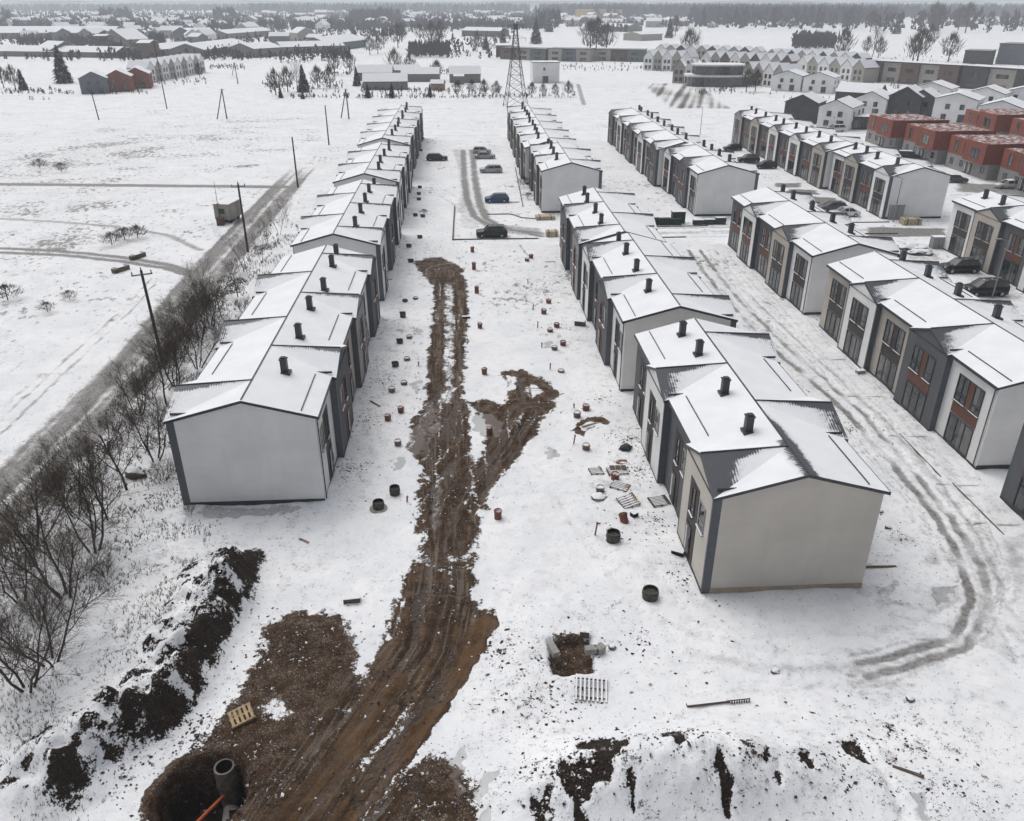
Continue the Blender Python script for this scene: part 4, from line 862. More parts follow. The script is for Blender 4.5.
t = empty('aerial_mast', at(221,225), 0, 'thin mast standing at the corner of the wheeled hut', 'mast')
b = MB(); b.tube((0, 0, 0), (0, 0, 6.6), .07, .03, 6, M['pole']); b.build('pole', t); b = MB(); b.box(-.18, .18, -.15, .15, 2.6, 3.3, M['wood']); b.build('equipment_box', t); b = MB(); b.box(-.5, .5, -.4, .4, 0, 1.2, M['oldwood']); b.build('foot_box', t)
for px, rz, lb in [((121,271),58,'nearer mossy concrete block beside the farm track'),((138,258),62,'farther mossy concrete block beside the farm track')]:
    b = MB(); b.box(-1.15, 1.15, -.3, .3, -.3, .58, M['hay']); b.box(-1.0, -.6, -.32, .32, .45, .62, M['concrete']); b.box(.6, 1.0, -.32, .32, .45, .62, M['concrete']); o = b.build('concrete_block', loc=at(*px)); o.rotation_euler.z = R(rz); tag(o, lb, 'block', 'concrete blocks closing the farm track')
# utility poles
def pole(p, h, lb, arms=True, lean=(0, 0)):
    t = empty('utility_pole', p, 0, lb, 'pole', 'utility poles along the farm road'); t.rotation_euler = (lean[0], lean[1], R(20))
    b = MB(); b.tube((0, 0, -.3), (0, 0, h), .17, .12, 9, M['pole']); b.build('mast', t)
    if arms:
        b = MB(); b.box(-.9, .9, -.06, .06, h-.45, h-.33, M['steel']); b.build('cross_arm', t)
        for x in (-.82, 0, .82): b = MB(); zz = h-.33 if x else h; b.tube((x, 0, zz), (x, 0, zz+.28), .06, .05, 6, M['wetconcrete']); b.build('insulator', t)
    return t
pole((-29.75, 73.2, 0), 9.0, 'nearest tall utility pole, rising from the bare shrubs', lean=(0, -.02)); pole((-30.4, 111, 0), 9.3, 'utility pole opposite the wheeled hut', lean=(.02, 0)); pole((-31.4, 154.6, 0), 8.9, 'utility pole where the farm tracks meet at the far end of the shrubs', False, (0, 0)); pole((-32.8, 203.6, 0), 9, 'utility pole by the far end of the left-hand row', False)
pole(at(167,109), 20, 'very tall dark pole in the white field on the left', False, (0, -.015)); pole(at(99,120), 7.6, 'short pole standing alone at the far left of the white field', False, (0, -.05))
for a, c, lb in [((217,119),(227,119),'twin-legged pole standing in the middle of the white field'),((341,118),(349,119),'twin-legged pole near the far end of the left-hand row'),((232,75),(238,84),'tapered mast by the farmstead trees')]:
    A, C = at(*a), at(*c); t = empty('braced_pole', C, 0, lb, 'pole'); d = A-C
    b = MB(); b.tube((0, 0, -.2), (-.2, 0, 8.3), .2, .14, 8, M['pole']); b.build('mast', t); b = MB(); b.tube((d.x, d.y, -.2), (-.32, 0, 7.8), .16, .13, 8, M['pole']); b.build('strut', t); b = MB(); b.box(-.8, .5, -.06, .06, 7.9, 8.05, M['steel']); b.build('cross_arm', t)
# street lamps
for px, lb in [((992,298),'tall street lamp in front of the second black car'),((893,222),'street lamp standing before the large white gable'),((700,135),'thin lamp in the open snow beyond the green containers'),((846,187),'street lamp beside the snowy parking bays')]:
    t = empty('street_lamp', at(*px), 0, lb, 'street lamp', 'street lamps of the estate')
    b = MB(); b.tube((0, 0, 0), (0, 0, 6.8), .09, .055, 8, M['steel']); b.build('column', t); b = MB(); b.tube((0, 0, 6.75), (-.9, 0, 7.0), .04, .04, 6, M['steel']); b.build('arm', t); b = MB(); b.box(-1.5, -.85, -.13, .13, 6.94, 7.06, M['steel']); b.build('lamp_head', t)
# lattice pylon
def pylon(p, h, lb):
    t = empty('lattice_pylon', p, R(8), lb, 'pylon'); m = M['pole']
    wd = lambda z: 3.1*(1-z/h)**1.25+.38
    b = MB()
    for a in ((1,1),(1,-1),(-1,1),(-1,-1)):
        zz = [h*k/9 for k in range(10)]
        for z0, z1 in zip(zz, zz[1:]): b.tube((a[0]*wd(z0), a[1]*wd(z0), z0), (a[0]*wd(z1), a[1]*wd(z1), z1), .13, .12, 4, m, False)
    b.build('legs', t); b = MB(); zz = [0, 3.6, 6.8, 9.6, 12, 14.2, 16.2, 18, 19.8, 21.6, h]
    for z0, z1 in zip(zz, zz[1:]):
        for s in (1, -1):
            for sw in (0, 1):
                P = lambda x, y: (y, x) if sw else (x, y)
                b.tube((*P(-wd(z0), s*wd(z0)), z0), (*P(wd(z1), s*wd(z1)), z1), .06, .06, 3, m, False); b.tube((*P(wd(z0), s*wd(z0)), z0), (*P(-wd(z1), s*wd(z1)), z1), .06, .06, 3, m, False)
                b.tube((*P(-wd(z1), s*wd(z1)), z1), (*P(wd(z1), s*wd(z1)), z1), .05, .05, 3, m, False)
    b.build('lattice_bracing', t)
    for z, w in ((h-.6, 2.6), (h-4.2, 3.4), (h-7.8, 2.7)):
        b = MB()
        for s in (1, -1):
            for y in (-.3, .3): b.tube((0, y, z), (s*w, 0, z+.1), .07, .05, 4, m, False)
            b.tube((0, 0, z+1.0 if z < h-1 else z+.5), (s*w, 0, z+.1), .06, .05, 4, m, False)
            b.tube((s*(w-.1), 0, z+.05), (s*(w-.1), 0, z-.9), .07, .07, 5, M['wetconcrete'], False)
        b.build('cross_arm', t)
pylon((16.6, 279, 0), 24.5, 'tall steel lattice pylon rising behind the far end of the middle row')

# kerbs: real steps of pale stone
def kerb(pts, w=.15, h=.12, mat='kerb'):
    b = MB()
    for (x0, y0), (x1, y1) in zip(pts, pts[1:]):
        d = Vector((x1-x0, y1-y0)); L = d.length; a = math.atan2(d.y, d.x); Mx = Matrix.Translation((x0, y0, 0)) @ Matrix.Rotation(a, 4, 'Z'); b.box(0, L, -w/2, w/2, -.15, h, M[mat], M=Mx)
    tag(b.build('kerb'), kind='structure')
M['kerb'] = plain('wet kerb stone', (.10, .098, .095), .8, .3, 2)
kerb([(-2.1, 137), (-2.2, 115.7), (10.2, 115.6)], .2, .14); kerb([(3.2, 131.0), (6.8, 131.0), (7.6, 130.2), (8.6, 128.4), (10.6, 127.6), (14, 127.4)], .2); kerb([(4.5, 139.4), (9, 139.5)]); kerb([(9.4, 136), (10.2, 172)])
kerb([(23.5, 121.4), (37, 121.6)], .2); kerb([(23.5, 115.2), (32, 115.3)], .2); kerb([(47, 122.3), (66, 122.4)], .2); kerb([(47, 115.8), (64, 115.6)], .2); kerb([tuple(at(899.5,434)[:2]), tuple(at(941,477)[:2])], .07, .05); kerb([tuple(at(952,483)[:2]), tuple(at(1004,535)[:2])], .07, .05)
for y in (131, 136.2, 141.4): kerb([(54, y), (60.5, y+.2)], .15)
# ---------------------------------------------------------------- cars
def paint(n, c): return plain(n, c, .28, .05, 1, .2, .5, snow=1.02)
CP = {'black': paint('black car paint', (.012, .013, .015)), 'darkgreen': paint('dark car paint', (.016, .022, .022)), 'blue': paint('blue car paint', (.012, .055, .15)),
      'silver': paint('silver car paint', (.33, .34, .35)), 'white': paint('white car paint', (.66, .67, .67)), 'grey': paint('grey car paint', (.09, .10, .11)), 'palegrey': paint('pale grey car paint', (.42, .43, .44))}
M['tyre'] = plain('tyre rubber', (.012, .012, .012), .9); M['rim'] = plain('alloy rim', (.35, .36, .37), .35, metal=.6); M['lampw'] = plain('headlamp lens', (.6, .62, .62), .1); M['lampr'] = plain('tail lamp lens', (.25, .012, .01), .2)
SHAPES = {'hatch': dict(L=4.2, W=1.76, H=1.5, hood=.95, ws=1.7, rf=3.55, rr=4.05), 'wagon': dict(L=4.6, W=1.8, H=1.5, hood=1.05, ws=1.9, rf=4.0, rr=4.5), 'suv': dict(L=4.6, W=1.88, H=1.72, hood=1.1, ws=1.85, rf=4.0, rr=4.5), 'van': dict(L=4.8, W=1.9, H=1.85, hood=.8, ws=1.7, rf=4.4, rr=4.75), 'sedan': dict(L=4.6, W=1.8, H=1.44, hood=1.15, ws=1.95, rf=3.25, rr=4.0)}
def car(p, rz, kind, paint_, lb, snow=.0, group='parked cars'):
    d = SHAPES[kind]; t = empty('parked_car', p, rz, lb, 'car', group); m = CP[paint_]; L, Wd, H = d['L'], d['W']/2, d['H']; hb = H*.60; x0 = -L/2
    st = [(0, .35, hb-.16, .80), (.12, .24, hb-.08, .92), (.5, .2, hb-.04, .98), (d['hood'], .19, hb, 1.0), (d['ws'], .19, hb+.01, 1.0), (d['rf'], .19, hb+.03, 1.0), (d['rr']-.05 if kind == 'sedan' else d['rr']-.02, .2, hb+.02 if kind == 'sedan' else hb+.04, .98), (L-.07, .26, hb-.03, .93), (L, .38, hb-.12, .84)]
    v, f = [], []
    for x, zb, zt, k in st:
        w = Wd*k; v += [(x0+x, -w*.92, zb), (x0+x, -w, zb+.22), (x0+x, -w*.985, zt-.1), (x0+x, -w*.9, zt), (x0+x, w*.9, zt), (x0+x, w*.985, zt-.1), (x0+x, w, zb+.22), (x0+x, w*.92, zb)]
    for i in range(len(st)-1):
        for k in range(8): f.append((i*8+k, i*8+(k+1) % 8, i*8+8+(k+1) % 8, i*8+8+k))
    f += [tuple(range(7, -1, -1)), tuple(range(len(v)-8, len(v)))]
    b = MB(); b.mesh(v, [q[::-1] for q in f], m); o = b.build('body', t, True)
    # greenhouse: glass sides with painted roof and pillars
    g = [(d['hood']+.05, hb, .86), (d['ws'], H-.05, .70), ((d['ws']+d['rf'])/2, H, .70), (d['rf'], H-.04, .69), (d['rr'], hb+.03, .82)]
    v = [];
    for x, z, k in g: v += [(x0+x, -Wd*k, z), (x0+x, Wd*k, z)]
    base = [(x0+d['ws'], -Wd*.885, hb), (x0+d['ws'], Wd*.885, hb), (x0+d['rf'], -Wd*.885, hb), (x0+d['rf'], Wd*.885, hb)]
    v += base; gl = MB(); gl.mesh(v, [(1,0,2,3), (7,6,8,9)], M['glass']); gl.mesh(v, [(0,10,2), (3,11,1), (10,12,6,4,2), (11,3,5,7,13), (12,8,6), (13,7,9)], M['glass']); gl.build('windows', t)
    rf = MB(); rf.mesh([(a, b_, c+.012) for a, b_, c in v[2:8]], [(1,0,2,3), (3,2,4,5)], M['snow'] if snow else m)
    pl = MB()
    for s in (0, 1):
        sy = -1 if s == 0 else 1
        for A, C in ((v[0+s], v[2+s]), (v[2+s], v[6+s]), (v[6+s], v[8+s]), (v[10+s], v[2+s]), ([(v[10+s][k]+v[12+s][k])/2 for k in range(3)], v[4+s])): pl.tube((A[0], A[1]+sy*.01, A[2]), (C[0], C[1]+sy*.01, C[2]), .045, .045, 4, m, False)
    rf.mesh(pl.v, pl.f, m); rf.build('roof_and_pillars', t)
    for x in (.85, L-.85):
        for s in (-1, 1):
            w = MB(); w.tube((x0+x, s*(Wd-.2), .32), (x0+x, s*(Wd+.015), .32), .32, .32, 16, M['tyre']); wo = w.build('wheel', t)
            q = MB(); q.tube((x0+x, s*(Wd+.016), .32), (x0+x, s*(Wd+.028), .32), .2, .19, 12, M['rim']); q.build('rim', wo)
    for s in (-1, 1):
        q = MB(); q.box(x0-.01, x0+.2, s*Wd*.62-.17, s*Wd*.62+.17, hb-.30, hb-.17, M['lampw']); q.build('headlight', t)
        q = MB(); q.box(x0+L-.14, x0+L+.012, s*Wd*.64-.13, s*Wd*.64+.13, hb-.30, hb-.1, M['lampr']); q.build('tail_light', t)
        q = MB(); q.box(x0+d['hood']+.45, x0+d['hood']+.6, s*(Wd+.08)-.09, s*(Wd+.08)+.09, hb+.02, hb+.17, m); q.build('wing_mirror', t)
    return t
Pc = math.pi
car(at(492,238)+Vector((0,.7,0)), 0, 'suv', 'darkgreen', 'dark car parked by the low edging at the near end of the car park')
car(at(497,203)+Vector((0,.7,0)), 0, 'hatch', 'blue', 'bright blue hatchback parked in the snowy car park')
car(at(437,161)+Vector((0,.7,0)), Pc, 'wagon', 'black', 'dark estate car parked on the left side of the car park')
car(at(491,173)+Vector((0,.7,0)), 0, 'wagon', 'silver', 'silver estate car nearest to the blue hatchback')
car(at(485,159)+Vector((0,.7,0)), Pc, 'sedan', 'silver', 'silver saloon in the middle of the three silver cars')
car(at(482,154)+Vector((0,.9,0)), Pc, 'hatch', 'palegrey', 'farthest silver car, parked tight behind the saloon')
car(at(963,274)+Vector((0,1,0)), 0, 'suv', 'black', 'black car under the wall of the right edge block, farther of two')
car(at(989,297)+Vector((0,1,0)), 0, 'van', 'black', 'large black people carrier behind the tall street lamp')
car(at(846,217)+Vector((0,.7,0)), 0, 'sedan', 'white', 'white saloon in front of the block with the big white gable')
car(at(834,212)+Vector((0,1.0,0)), 0, 'wagon', 'grey', 'grey car parked behind the white saloon')
car(at(909,160)+Vector((0,.7,0)), R(160), 'van', 'black', 'dark van with a snowy roof by the first red-topped houses', .1)
car(at(957,183)+Vector((0,.7,0)), R(170), 'hatch', 'grey', 'grey car parked before the third red-topped house', .1)
car(at(749,163)+Vector((0,.7,0)), 0, 'suv', 'black', 'dark car with snow around it between two right-hand blocks'); car(at(766,169)+Vector((0,.7,0)), 0, 'wagon', 'black', 'dark car beside the lane, nearest the tan-fronted block')
car(at(733,151)+Vector((0,.7,0)), 0, 'hatch', 'black', 'dark small car farthest up the right-hand lane')
car(at(836,132)+Vector((0,.7,0)), 0, 'van', 'white', 'white van in front of the white gabled house')
car(at(1010,189)+Vector((0,1,0)), 0, 'wagon', 'white', 'snow covered car at the right edge beyond the utility cabinet', .1)
car(at(364,88)+Vector((0,.7,0)), R(90), 'suv', 'grey', 'dark car parked at the old farmstead, left of the barn')
# ---------------------------------------------------------------- trees
def bare_tree(seed, h, stems, spread, lv=4, n1=6, n2=5, n3=5, rt_=.11, upness=.35, mat='twig'):
    """returns (trunk mesh, crown mesh): forking limbs that thin out into twigs"""
    r = random.Random(seed); tb, cb = MB(), MB(); bark, tw = M['bark'], M[mat]
    def limb(p, d, L, rad, level):
        segs = 4 if level < 2 else (3 if level == 2 else 2); pts = [p]; dd = d.copy(); dirs = []
        for k in range(segs):
            dd = (dd+Vector((r.gauss(0, .14), r.gauss(0, .14), r.gauss(0, .08)+upness*.16))).normalized(); dirs.append(dd.copy()); pts.append(pts[-1]+dd*(L/segs))
        for k in range(segs):
            t0, t1 = k/segs, (k+1)/segs
            (tb if level == 0 else cb).tube(pts[k], pts[k+1], rad*(1-.62*t0), rad*(1-.62*t1), 7 if level == 0 else (5 if level == 1 else 3), bark if level < 2 else tw, False)
        if level >= lv-1: return
        n = (n1, n2, n3, 4)[level]
        for k in range(n):
            f = (.28 if level == 0 else .2)+(.98-(.28 if level == 0 else .2))*(k+r.random()*.7)/n; f = min(f, .99); s = min(int(f*segs), segs-1)
            b = pts[s]+(pts[s+1]-pts[s])*(f*segs-s); a = dirs[s].orthogonal().normalized(); a.rotate(Matrix.Rotation(r.uniform(0, 6.28), 3, dirs[s]))
            ang = r.uniform(.45, .95); nd = (dirs[s]*math.cos(ang)+a*math.sin(ang)+Vector((0, 0, .18*upness))).normalized()
            limb(b, nd, L*r.uniform(.42, .68)*(1.1-.35*f), max(rad*(1-.62*f)*r.uniform(.42, .62), .007), level+1)
    for k in range(stems):
        a = 6.28*k/stems+r.uniform(-.5, .5); s = spread*r.uniform(.5, 1.2) if stems > 1 else .06
        limb(Vector((.18*math.cos(a)*(stems > 1), .18*math.sin(a)*(stems > 1), -.2)), Vector((math.cos(a)*s, math.sin(a)*s, 1)).normalized(), h*r.uniform(.62, .8), rt_*r.uniform(.75, 1.1), 0)
    return tb.data('trunk'), cb.data('crown')
def conifer(seed, h, rad):
    r = random.Random(seed); tb, cb = MB(), MB(); tb.tube((0, 0, -.2), (0, 0, h*.95), .16, .03, 7, M['bark'], False); k = 0
    n = int(h*9)
    for i in range(n):
        f = (i+r.random())/n; z = h*(.06+.92*f); R_ = rad*(1-f)**.8*r.uniform(.75, 1.15)+.12
        for j in range(7):
            a = r.uniform(0, 6.28); c, s = math.cos(a), math.sin(a); w = .16+R_*.22; tip = (c*R_, s*R_, z-R_*.35); m_ = (c*R_*.5, s*R_*.5, z-R_*.05)
            cb.poly([(c*.04, s*.04, z+.1), (m_[0]-s*w, m_[1]+c*w, m_[2]), tip, (m_[0]+s*w, m_[1]-c*w, m_[2])], M['conifer'])
    return tb.data('trunk'), cb.data('crown')
def far_tree(seed, h, w, mat):
    """small mesh for a tree far off: trunk plus a ragged crown of twig strokes"""
    r = random.Random(seed); tb, cb = MB(), MB(); tb.tube((0, 0, -.3), (0, 0, h*.7), h*.018+.05, .05, 5, M['bark'], False)
    for k in range(230):
        f = r.random()**.8; z0 = h*(.16+.62*f); a = r.uniform(0, 6.28); rr_ = w*math.sqrt(r.random())*math.sin(math.pi*(.18+.78*f))*r.uniform(.7, 1.15)
        x, y = rr_*math.cos(a), rr_*math.sin(a); l = h*r.uniform(.10, .24); q = .035+h*.005; dx, dy = x*.35+r.gauss(0, .2), y*.35+r.gauss(0, .2)
        cb.poly([(x-q, y, z0), (x+q, y, z0), (x+dx, y+dy, z0+l)], M[mat]); cb.poly([(x, y-q, z0), (x, y+q, z0), (x+dx*.5, y+dy*1.3, z0+l*.9)], M[mat])
    return tb.data('trunk'), cb.data('crown')
PROTO = {'wide': [bare_tree(s, 6.6, 4, .55, 4, 8, 8, 9, .075) for s in (1, 2, 3)], 'single': [bare_tree(s, 7.5, 1, .1, 4, 13, 8, 8, .095, .5) for s in (11, 12)],
         'shrub': [bare_tree(s, 3.4, 9, .6, 3, 9, 8, 4, .028, .5, 'twigolive') for s in (21, 22, 23)], 'slim': [bare_tree(s, 8, 2, .12, 4, 12, 6, 4, .055, .7) for s in (31, 32)],
         'con': [conifer(s, 6, 1.7) for s in (41, 42)], 'far': [far_tree(s, 8, 2.6, 'twig') for s in (51, 52, 53, 54)], 'scrub': [far_tree(s, 2.6, 2.2, 'twigolive') for s in (61, 62)]}
def tree(p, kind, i, lb, sc=1.0, group=None, name=None, cat=None):
    tr, cr = PROTO[kind][i % len(PROTO[kind])]
    nm = name or {'wide': 'bare_tree', 'single': 'bare_tree', 'shrub': 'bare_shrub', 'slim': 'slim_tree', 'con': 'conifer', 'far': 'distant_tree', 'scrub': 'bare_shrub'}[kind]
    t = empty(nm, p, rng.uniform(0, 6.28), lb, cat or ('shrub' if 'shrub' in nm else 'tree'), group); t.scale = (sc*rng.uniform(.92, 1.08), sc*rng.uniform(.92, 1.08), sc)
    link('trunk' if kind not in ('shrub', 'scrub') else 'stems', tr, t); link('crown' if kind not in ('shrub', 'scrub') else 'twigs', cr, t); return t
GT = 'bare trees and shrubs between the farm road and the left-hand row'
NEAR = [((28,688),'wide',0,.95,'bare leaning tree lowest on the left edge of the photo'),((51,663),'wide',1,.95,'bare tree with low spreading twigs beside the lowest tree'),((66,596),'wide',2,1.0,'bare multi-stemmed tree behind the two lowest ones on the left'),((94,552),'wide',0,1.05,'thick dark bare tree left of the snowy bank, with many upright stems'),
        ((127,490),'single',0,.85,'slender bare tree beside the large snow capped boulder'),((155,460),'wide',1,.95,'many-stemmed bare tree level with the eave of the white gable'),((166,404),'single',1,.85,'bare tree with mossy trunk left of the nearest left-hand block'),((176,386),'wide',2,.9,'tall bare tree directly behind the nearest utility pole'),
        ((198,368),'wide',0,.9,'dark dense bare tree touching the roof edge of the nearest left-hand block'),((20,600),'wide',1,.8,'bare tree at the left edge between road and lower shrubs'),((36,545),'wide',2,.8,'bare tree near the left edge close to the road verge'),((75,515),'wide',1,.8,'bare tree between the verge and the thick dark tree'),((108,520),'single',1,.75,'thin bare tree above the thick dark tree'),
        ((60,500),'shrub',0,1.1,'brown shrub at the road verge above the left edge trees'),((95,470),'shrub',1,1.2,'brown shrub on the verge across the road bend'),((125,440),'shrub',2,1.2,'brown shrub on the verge left of the slender tree'),((140,415),'wide',0,.7,'small bare tree on the verge in front of the nearest utility pole'),((150,398),'shrub',0,1.2,'olive brown shrub at the foot of the small verge tree'),
        ((164,366),'shrub',1,1.3,'dense brown shrub at the foot of the nearest utility pole'),((172,345),'shrub',2,1.4,'tall brown shrub behind the nearest utility pole'),((184,352),'wide',1,.75,'bare tree among the brown shrubs behind the nearest pole'),((200,340),'wide',2,.85,'bare tree against the middle of the nearest left-hand roof'),((186,330),'shrub',0,1.5,'brown bushy shrub where the road bends, front one'),((198,318),'shrub',1,1.5,'brown bushy shrub where the road bends, rear one'),((210,330),'wide',0,.75,'bare tree beside the far roof of the nearest left-hand block'),
        ((203,305),'slim',0,.8,'slim bare tree at the junction of the farm tracks'),((222,318),'single',0,.6,'small bare tree by the gap behind the nearest left-hand block'),((238,297),'single',1,.62,'bare tree with dark foot beside the gap of the left-hand row'),((246,272),'slim',1,.75,'slim bare tree just below the pole opposite the hut'),((262,262),'slim',0,.6,'slim bare tree left of the second left-hand block, lower'),((268,246),'slim',1,.62,'slim bare tree left of the second left-hand block, upper'),
        ((279,235),'slim',0,.65,'slim bare tree beside the far half of the second left-hand block'),((287,222),'slim',1,.6,'farthest slim bare tree of the strip, near the third pole'),((12,560),'shrub',2,1.3,'brown shrub at the very left edge of the photo'),((40,620),'shrub',0,1.1,'low brown shrub under the bare trees at the left'),((85,580),'shrub',1,1.0,'low brown shrub at the edge of the snowy slope'),((105,575),'shrub',2,.7,'small twiggy shrub right of the thick dark tree'),((165,480),'shrub',1,.8,'dark twiggy shrub at the foot of the grey house corner'),((190,516),'shrub',0,.45,'small weedy shrub at the lower corner of the white gable'),
        ((222,345),'shrub',2,.8,'dark shrub against the side wall of the nearest left-hand block'),((205,400),'shrub',0,.7,'dark shrub hugging the grey wall below the roof corner'),((243,312),'shrub',1,.8,'dark low shrub in the gap behind the nearest left-hand block')]
for px, k, i, sc, lb in NEAR:
    p = atz(*px); p.z -= .05; tree(p, k, i, lb, sc*(1.1 if k in ('wide', 'single') else 1.0 if k == 'slim' else .78), GT)
for px, lb in [((125,240),'dark brushwood heap in the left field behind the concrete blocks'),((8,300),'small dark brushwood heap at the left edge of the field'),((40,168),'dark weedy scrub patch in the upper left field'),((62,172),'weedy scrub beside the larger dark patch in the upper left field'),((112,245),'brushwood beside the larger heap in the left field'),((138,238),'thin brushwood at the right end of the heap in the left field'),((48,312),'tiny dark tuft in the snow at the left'),((70,300),'low dark tuft in the snow left of the verge')]:
    tree(at(*px), 'scrub', rng.randint(0, 1), lb, .5 if 'tuft' in lb else .8, 'scrub in the left field')
tree(at(524,187), 'scrub', 0, 'dark young fir standing at the house front by the blue car', .8, None, 'dark_bush'); tree(at(528,199), 'scrub', 1, 'dark low bush at the corner of the white gable by the blue car', .5, None, 'dark_bush')
tree(at(424,214), 'scrub', 1, 'dark heap of brush between left-hand row and car park', .35, None, 'dark_bush')
# weeds: thin dry stalks in fields, too many to count
def stalks(name, regions, n, h, mat, seed):
    rs = np.random.RandomState(seed); vs, fs = [], []
    for k in range(n):
        x0, x1, y0, y1, sc = regions[rs.randint(len(regions))]; x, y = rs.uniform(x0, x1), rs.uniform(y0, y1)
        if fbm(np.array([x*sc]), np.array([y*sc]), 3)[0] < .05: continue
        z = zat(x, y)
        for q in range(3):
            a = rs.rand()*6.28; l = h*rs.uniform(.5, 1.2); dx, dy = math.cos(a)*l*.5, math.sin(a)*l*.5; w = .010+.00015*y; o = len(vs)
            vs += [(x-w, y, z-.05), (x+w, y, z-.05), (x+dx, y+dy, z+l)]; fs.append((o, o+1, o+2))
    me = bpy.data.meshes.new(name); me.from_pydata(vs, [], fs); me.materials.append(M[mat]); tag(link(name, me), kind='stuff')
stalks('dry_weeds', [(-32,-22,42,130,.25),(-29.5,-22,30,110,.3)], 4000, .5, 'twigolive', 5)
stalks('dry_grass', [(-30.2,-27.0,18,120,.2),(-27.5,-21,26,75,.3),(-24,-17,22,50,.35),(-31,-28,30,100,.2)], 15000, .24, 'twigolive', 6)
# ---------------------------------------------------------------- houses beyond the estate
def gable_house(p, rz, w, l, h, rise, wm, lb, group=None, name='gabled_house', roofm='snow', wins=True, ov=.25):
    """ridge along local y; front gable at local -y"""
    t = empty(name, p, rz, lb, 'house', group); b = MB(); m = M[wm]
    b.mesh([(-w/2,-l/2,-.3),(w/2,-l/2,-.3),(w/2,l/2,-.3),(-w/2,l/2,-.3),(-w/2,-l/2,h),(w/2,-l/2,h),(w/2,l/2,h),(-w/2,l/2,h),(0,-l/2,h+rise),(0,l/2,h+rise)], [(0,1,5,8,4),(1,2,6,5),(2,3,7,9,6),(3,0,4,7),(0,3,2,1)], m); b.build('wall', t)
    b = MB(); k = rise/(w/2)
    for s in (-1, 1):
        x = s*(w/2+ov); z = h-ov*k; a = [(0,-l/2-ov,h+rise+.03),(x,-l/2-ov,z+.03),(x,l/2+ov,z+.03),(0,l/2+ov,h+rise+.03)]; up_ = [(u,v,c+.2) for u, v, c in a]
        b.poly(up_ if s > 0 else up_[::-1], M[roofm]); b.poly(a[::-1] if s > 0 else a, M['trim'])
        for i, j in ((0,1),(1,2),(2,3)):
            q = [a[i],a[j],up_[j],up_[i]]; b.poly(q if s > 0 else q[::-1], M['trim'])
    b.build('roof', t)
    if wins:
        for x, z, ww, hh in ((-w*.22,.9,1.3,1.4),(w*.2,.3,1.8,2.1),(-w*.17,h*.58,1.2,1.4),(w*.17,h*.58,1.2,1.4)):
            link('window', win_mesh(ww, hh, M['frame'], 0, None, False), t, (x,-l/2,z), math.pi/2)
        for y in (-l*.25, l*.2):
            for z in (.9, h*.58):
                if z+1.3 < h: link('window', win_mesh(1.2, 1.3, M['frame'], 0, None, False), t, (-w/2,y,z), 0); link('window', win_mesh(1.2, 1.3, M['frame'], 0, None, False), t, (w/2,y,z), math.pi)
    return t
M['red'] = plain('rust red cladding', (.215, .058, .034), .7, .18, .8, streak=True); M['redroof'] = plain('rust red roof with thin snow', (.17, .05, .032), .8, .2, .5, snow=.985); M['redlight'] = plain('orange cladding', (.24, .085, .045), .8, .15, 1)
M['render'] = plain('grey render', (.25, .25, .25), .85, .1, 1); M['darkslate'] = plain('dark slate cladding', (.06, .06, .062), .8, .2, 2); M['cream'] = plain('cream panel', (.36, .335, .30), .85, .1, 1); M['tanbrown'] = plain('tan brown brick', (.13, .09, .068), .9, .2, 2); M['greenish'] = plain('faded green boards', (.11, .14, .125), .85, .2, 2)
M['yellow'] = plain('yellow hall cladding', (.50, .37, .09), .8, .1, .3); M['bluegrey'] = plain('blue grey sheet', (.13, .145, .165), .6, .1, 1); M['shed'] = plain('old grey boards', (.19, .18, .165), .95, .3, 2)
# red topped cube houses
def red_house(p, L, lb, back=False):
    t = empty('cube_house', p, 0, lb, 'house', 'red-topped cube houses'); D = 11.5
    b = MB(); b.box(0, D, 0, L, -.3, 2.9, M['render']); b.build('ground_storey', t)
    b = MB(); b.box(-.02, D+.4, L*.46, L+.02, 2.92, 6.3, M['red'], top=M['redroof']); b.build('upper_storey', t)
    b = MB(); b.box(-1.6, D, -.3, L*.455, 2.95, 6.55, M['red'], top=M['redroof']); b.build('upper_storey', t)
    b = MB(); b.box(-1.62, D+.02, -.32, -.15, 6.552, 6.75, M['red']); b.box(-1.62, -1.42, -.15, L*.44, 6.552, 6.75, M['red']); b.build('parapet', t)
    link('window', win_mesh(2.6, 1.9, M['frame'], 1, None, False), t, (-1.6, L*.2, 3.7)); 
    for y in (.60, .83): link('window', win_mesh(1.1, 2.3, M['frame'], 0, None, False), t, (-.02, L*y, 3.4))
    for y in (.12, .62, .86): link('window', win_mesh(1.1, 1.2, M['frame'], 0, None, False), t, (0, L*y, 1.0))
    link('front_door', door_mesh(1.0, 2.2), t, (0, L*.40, .02)); link('front_door', door_mesh(1.0, 2.2), t, (0, L*.5, .02))
    for x in (3, 7): link('window', win_mesh(1.3, 1.3, M['frame'], 0, None, False), t, (x, -.3 if x < 20 else 0, 3.9), math.pi/2)
    return t
for k, (y, lb) in enumerate([(187.5,'farthest red-topped cube house, beside the dark gabled houses'),(170.6,'second farthest red-topped cube house, behind the dark van'),(153.5,'red-topped cube house in the middle of its row, behind the grey car'),(136.5,'red-topped cube house at the right edge of the photo')]): red_house((98.5+k*.8, y, 0), 14.8, lb)
for k, (y, lb) in enumerate([(196,'red-topped cube house in the rear row, left one'),(178,'red-topped cube house in the rear row, middle one'),(160,'red-topped cube house in the rear row, right one')]): red_house((128+k, y, 0), 15.5, lb)
GW = 'modern gabled houses right of the estate'
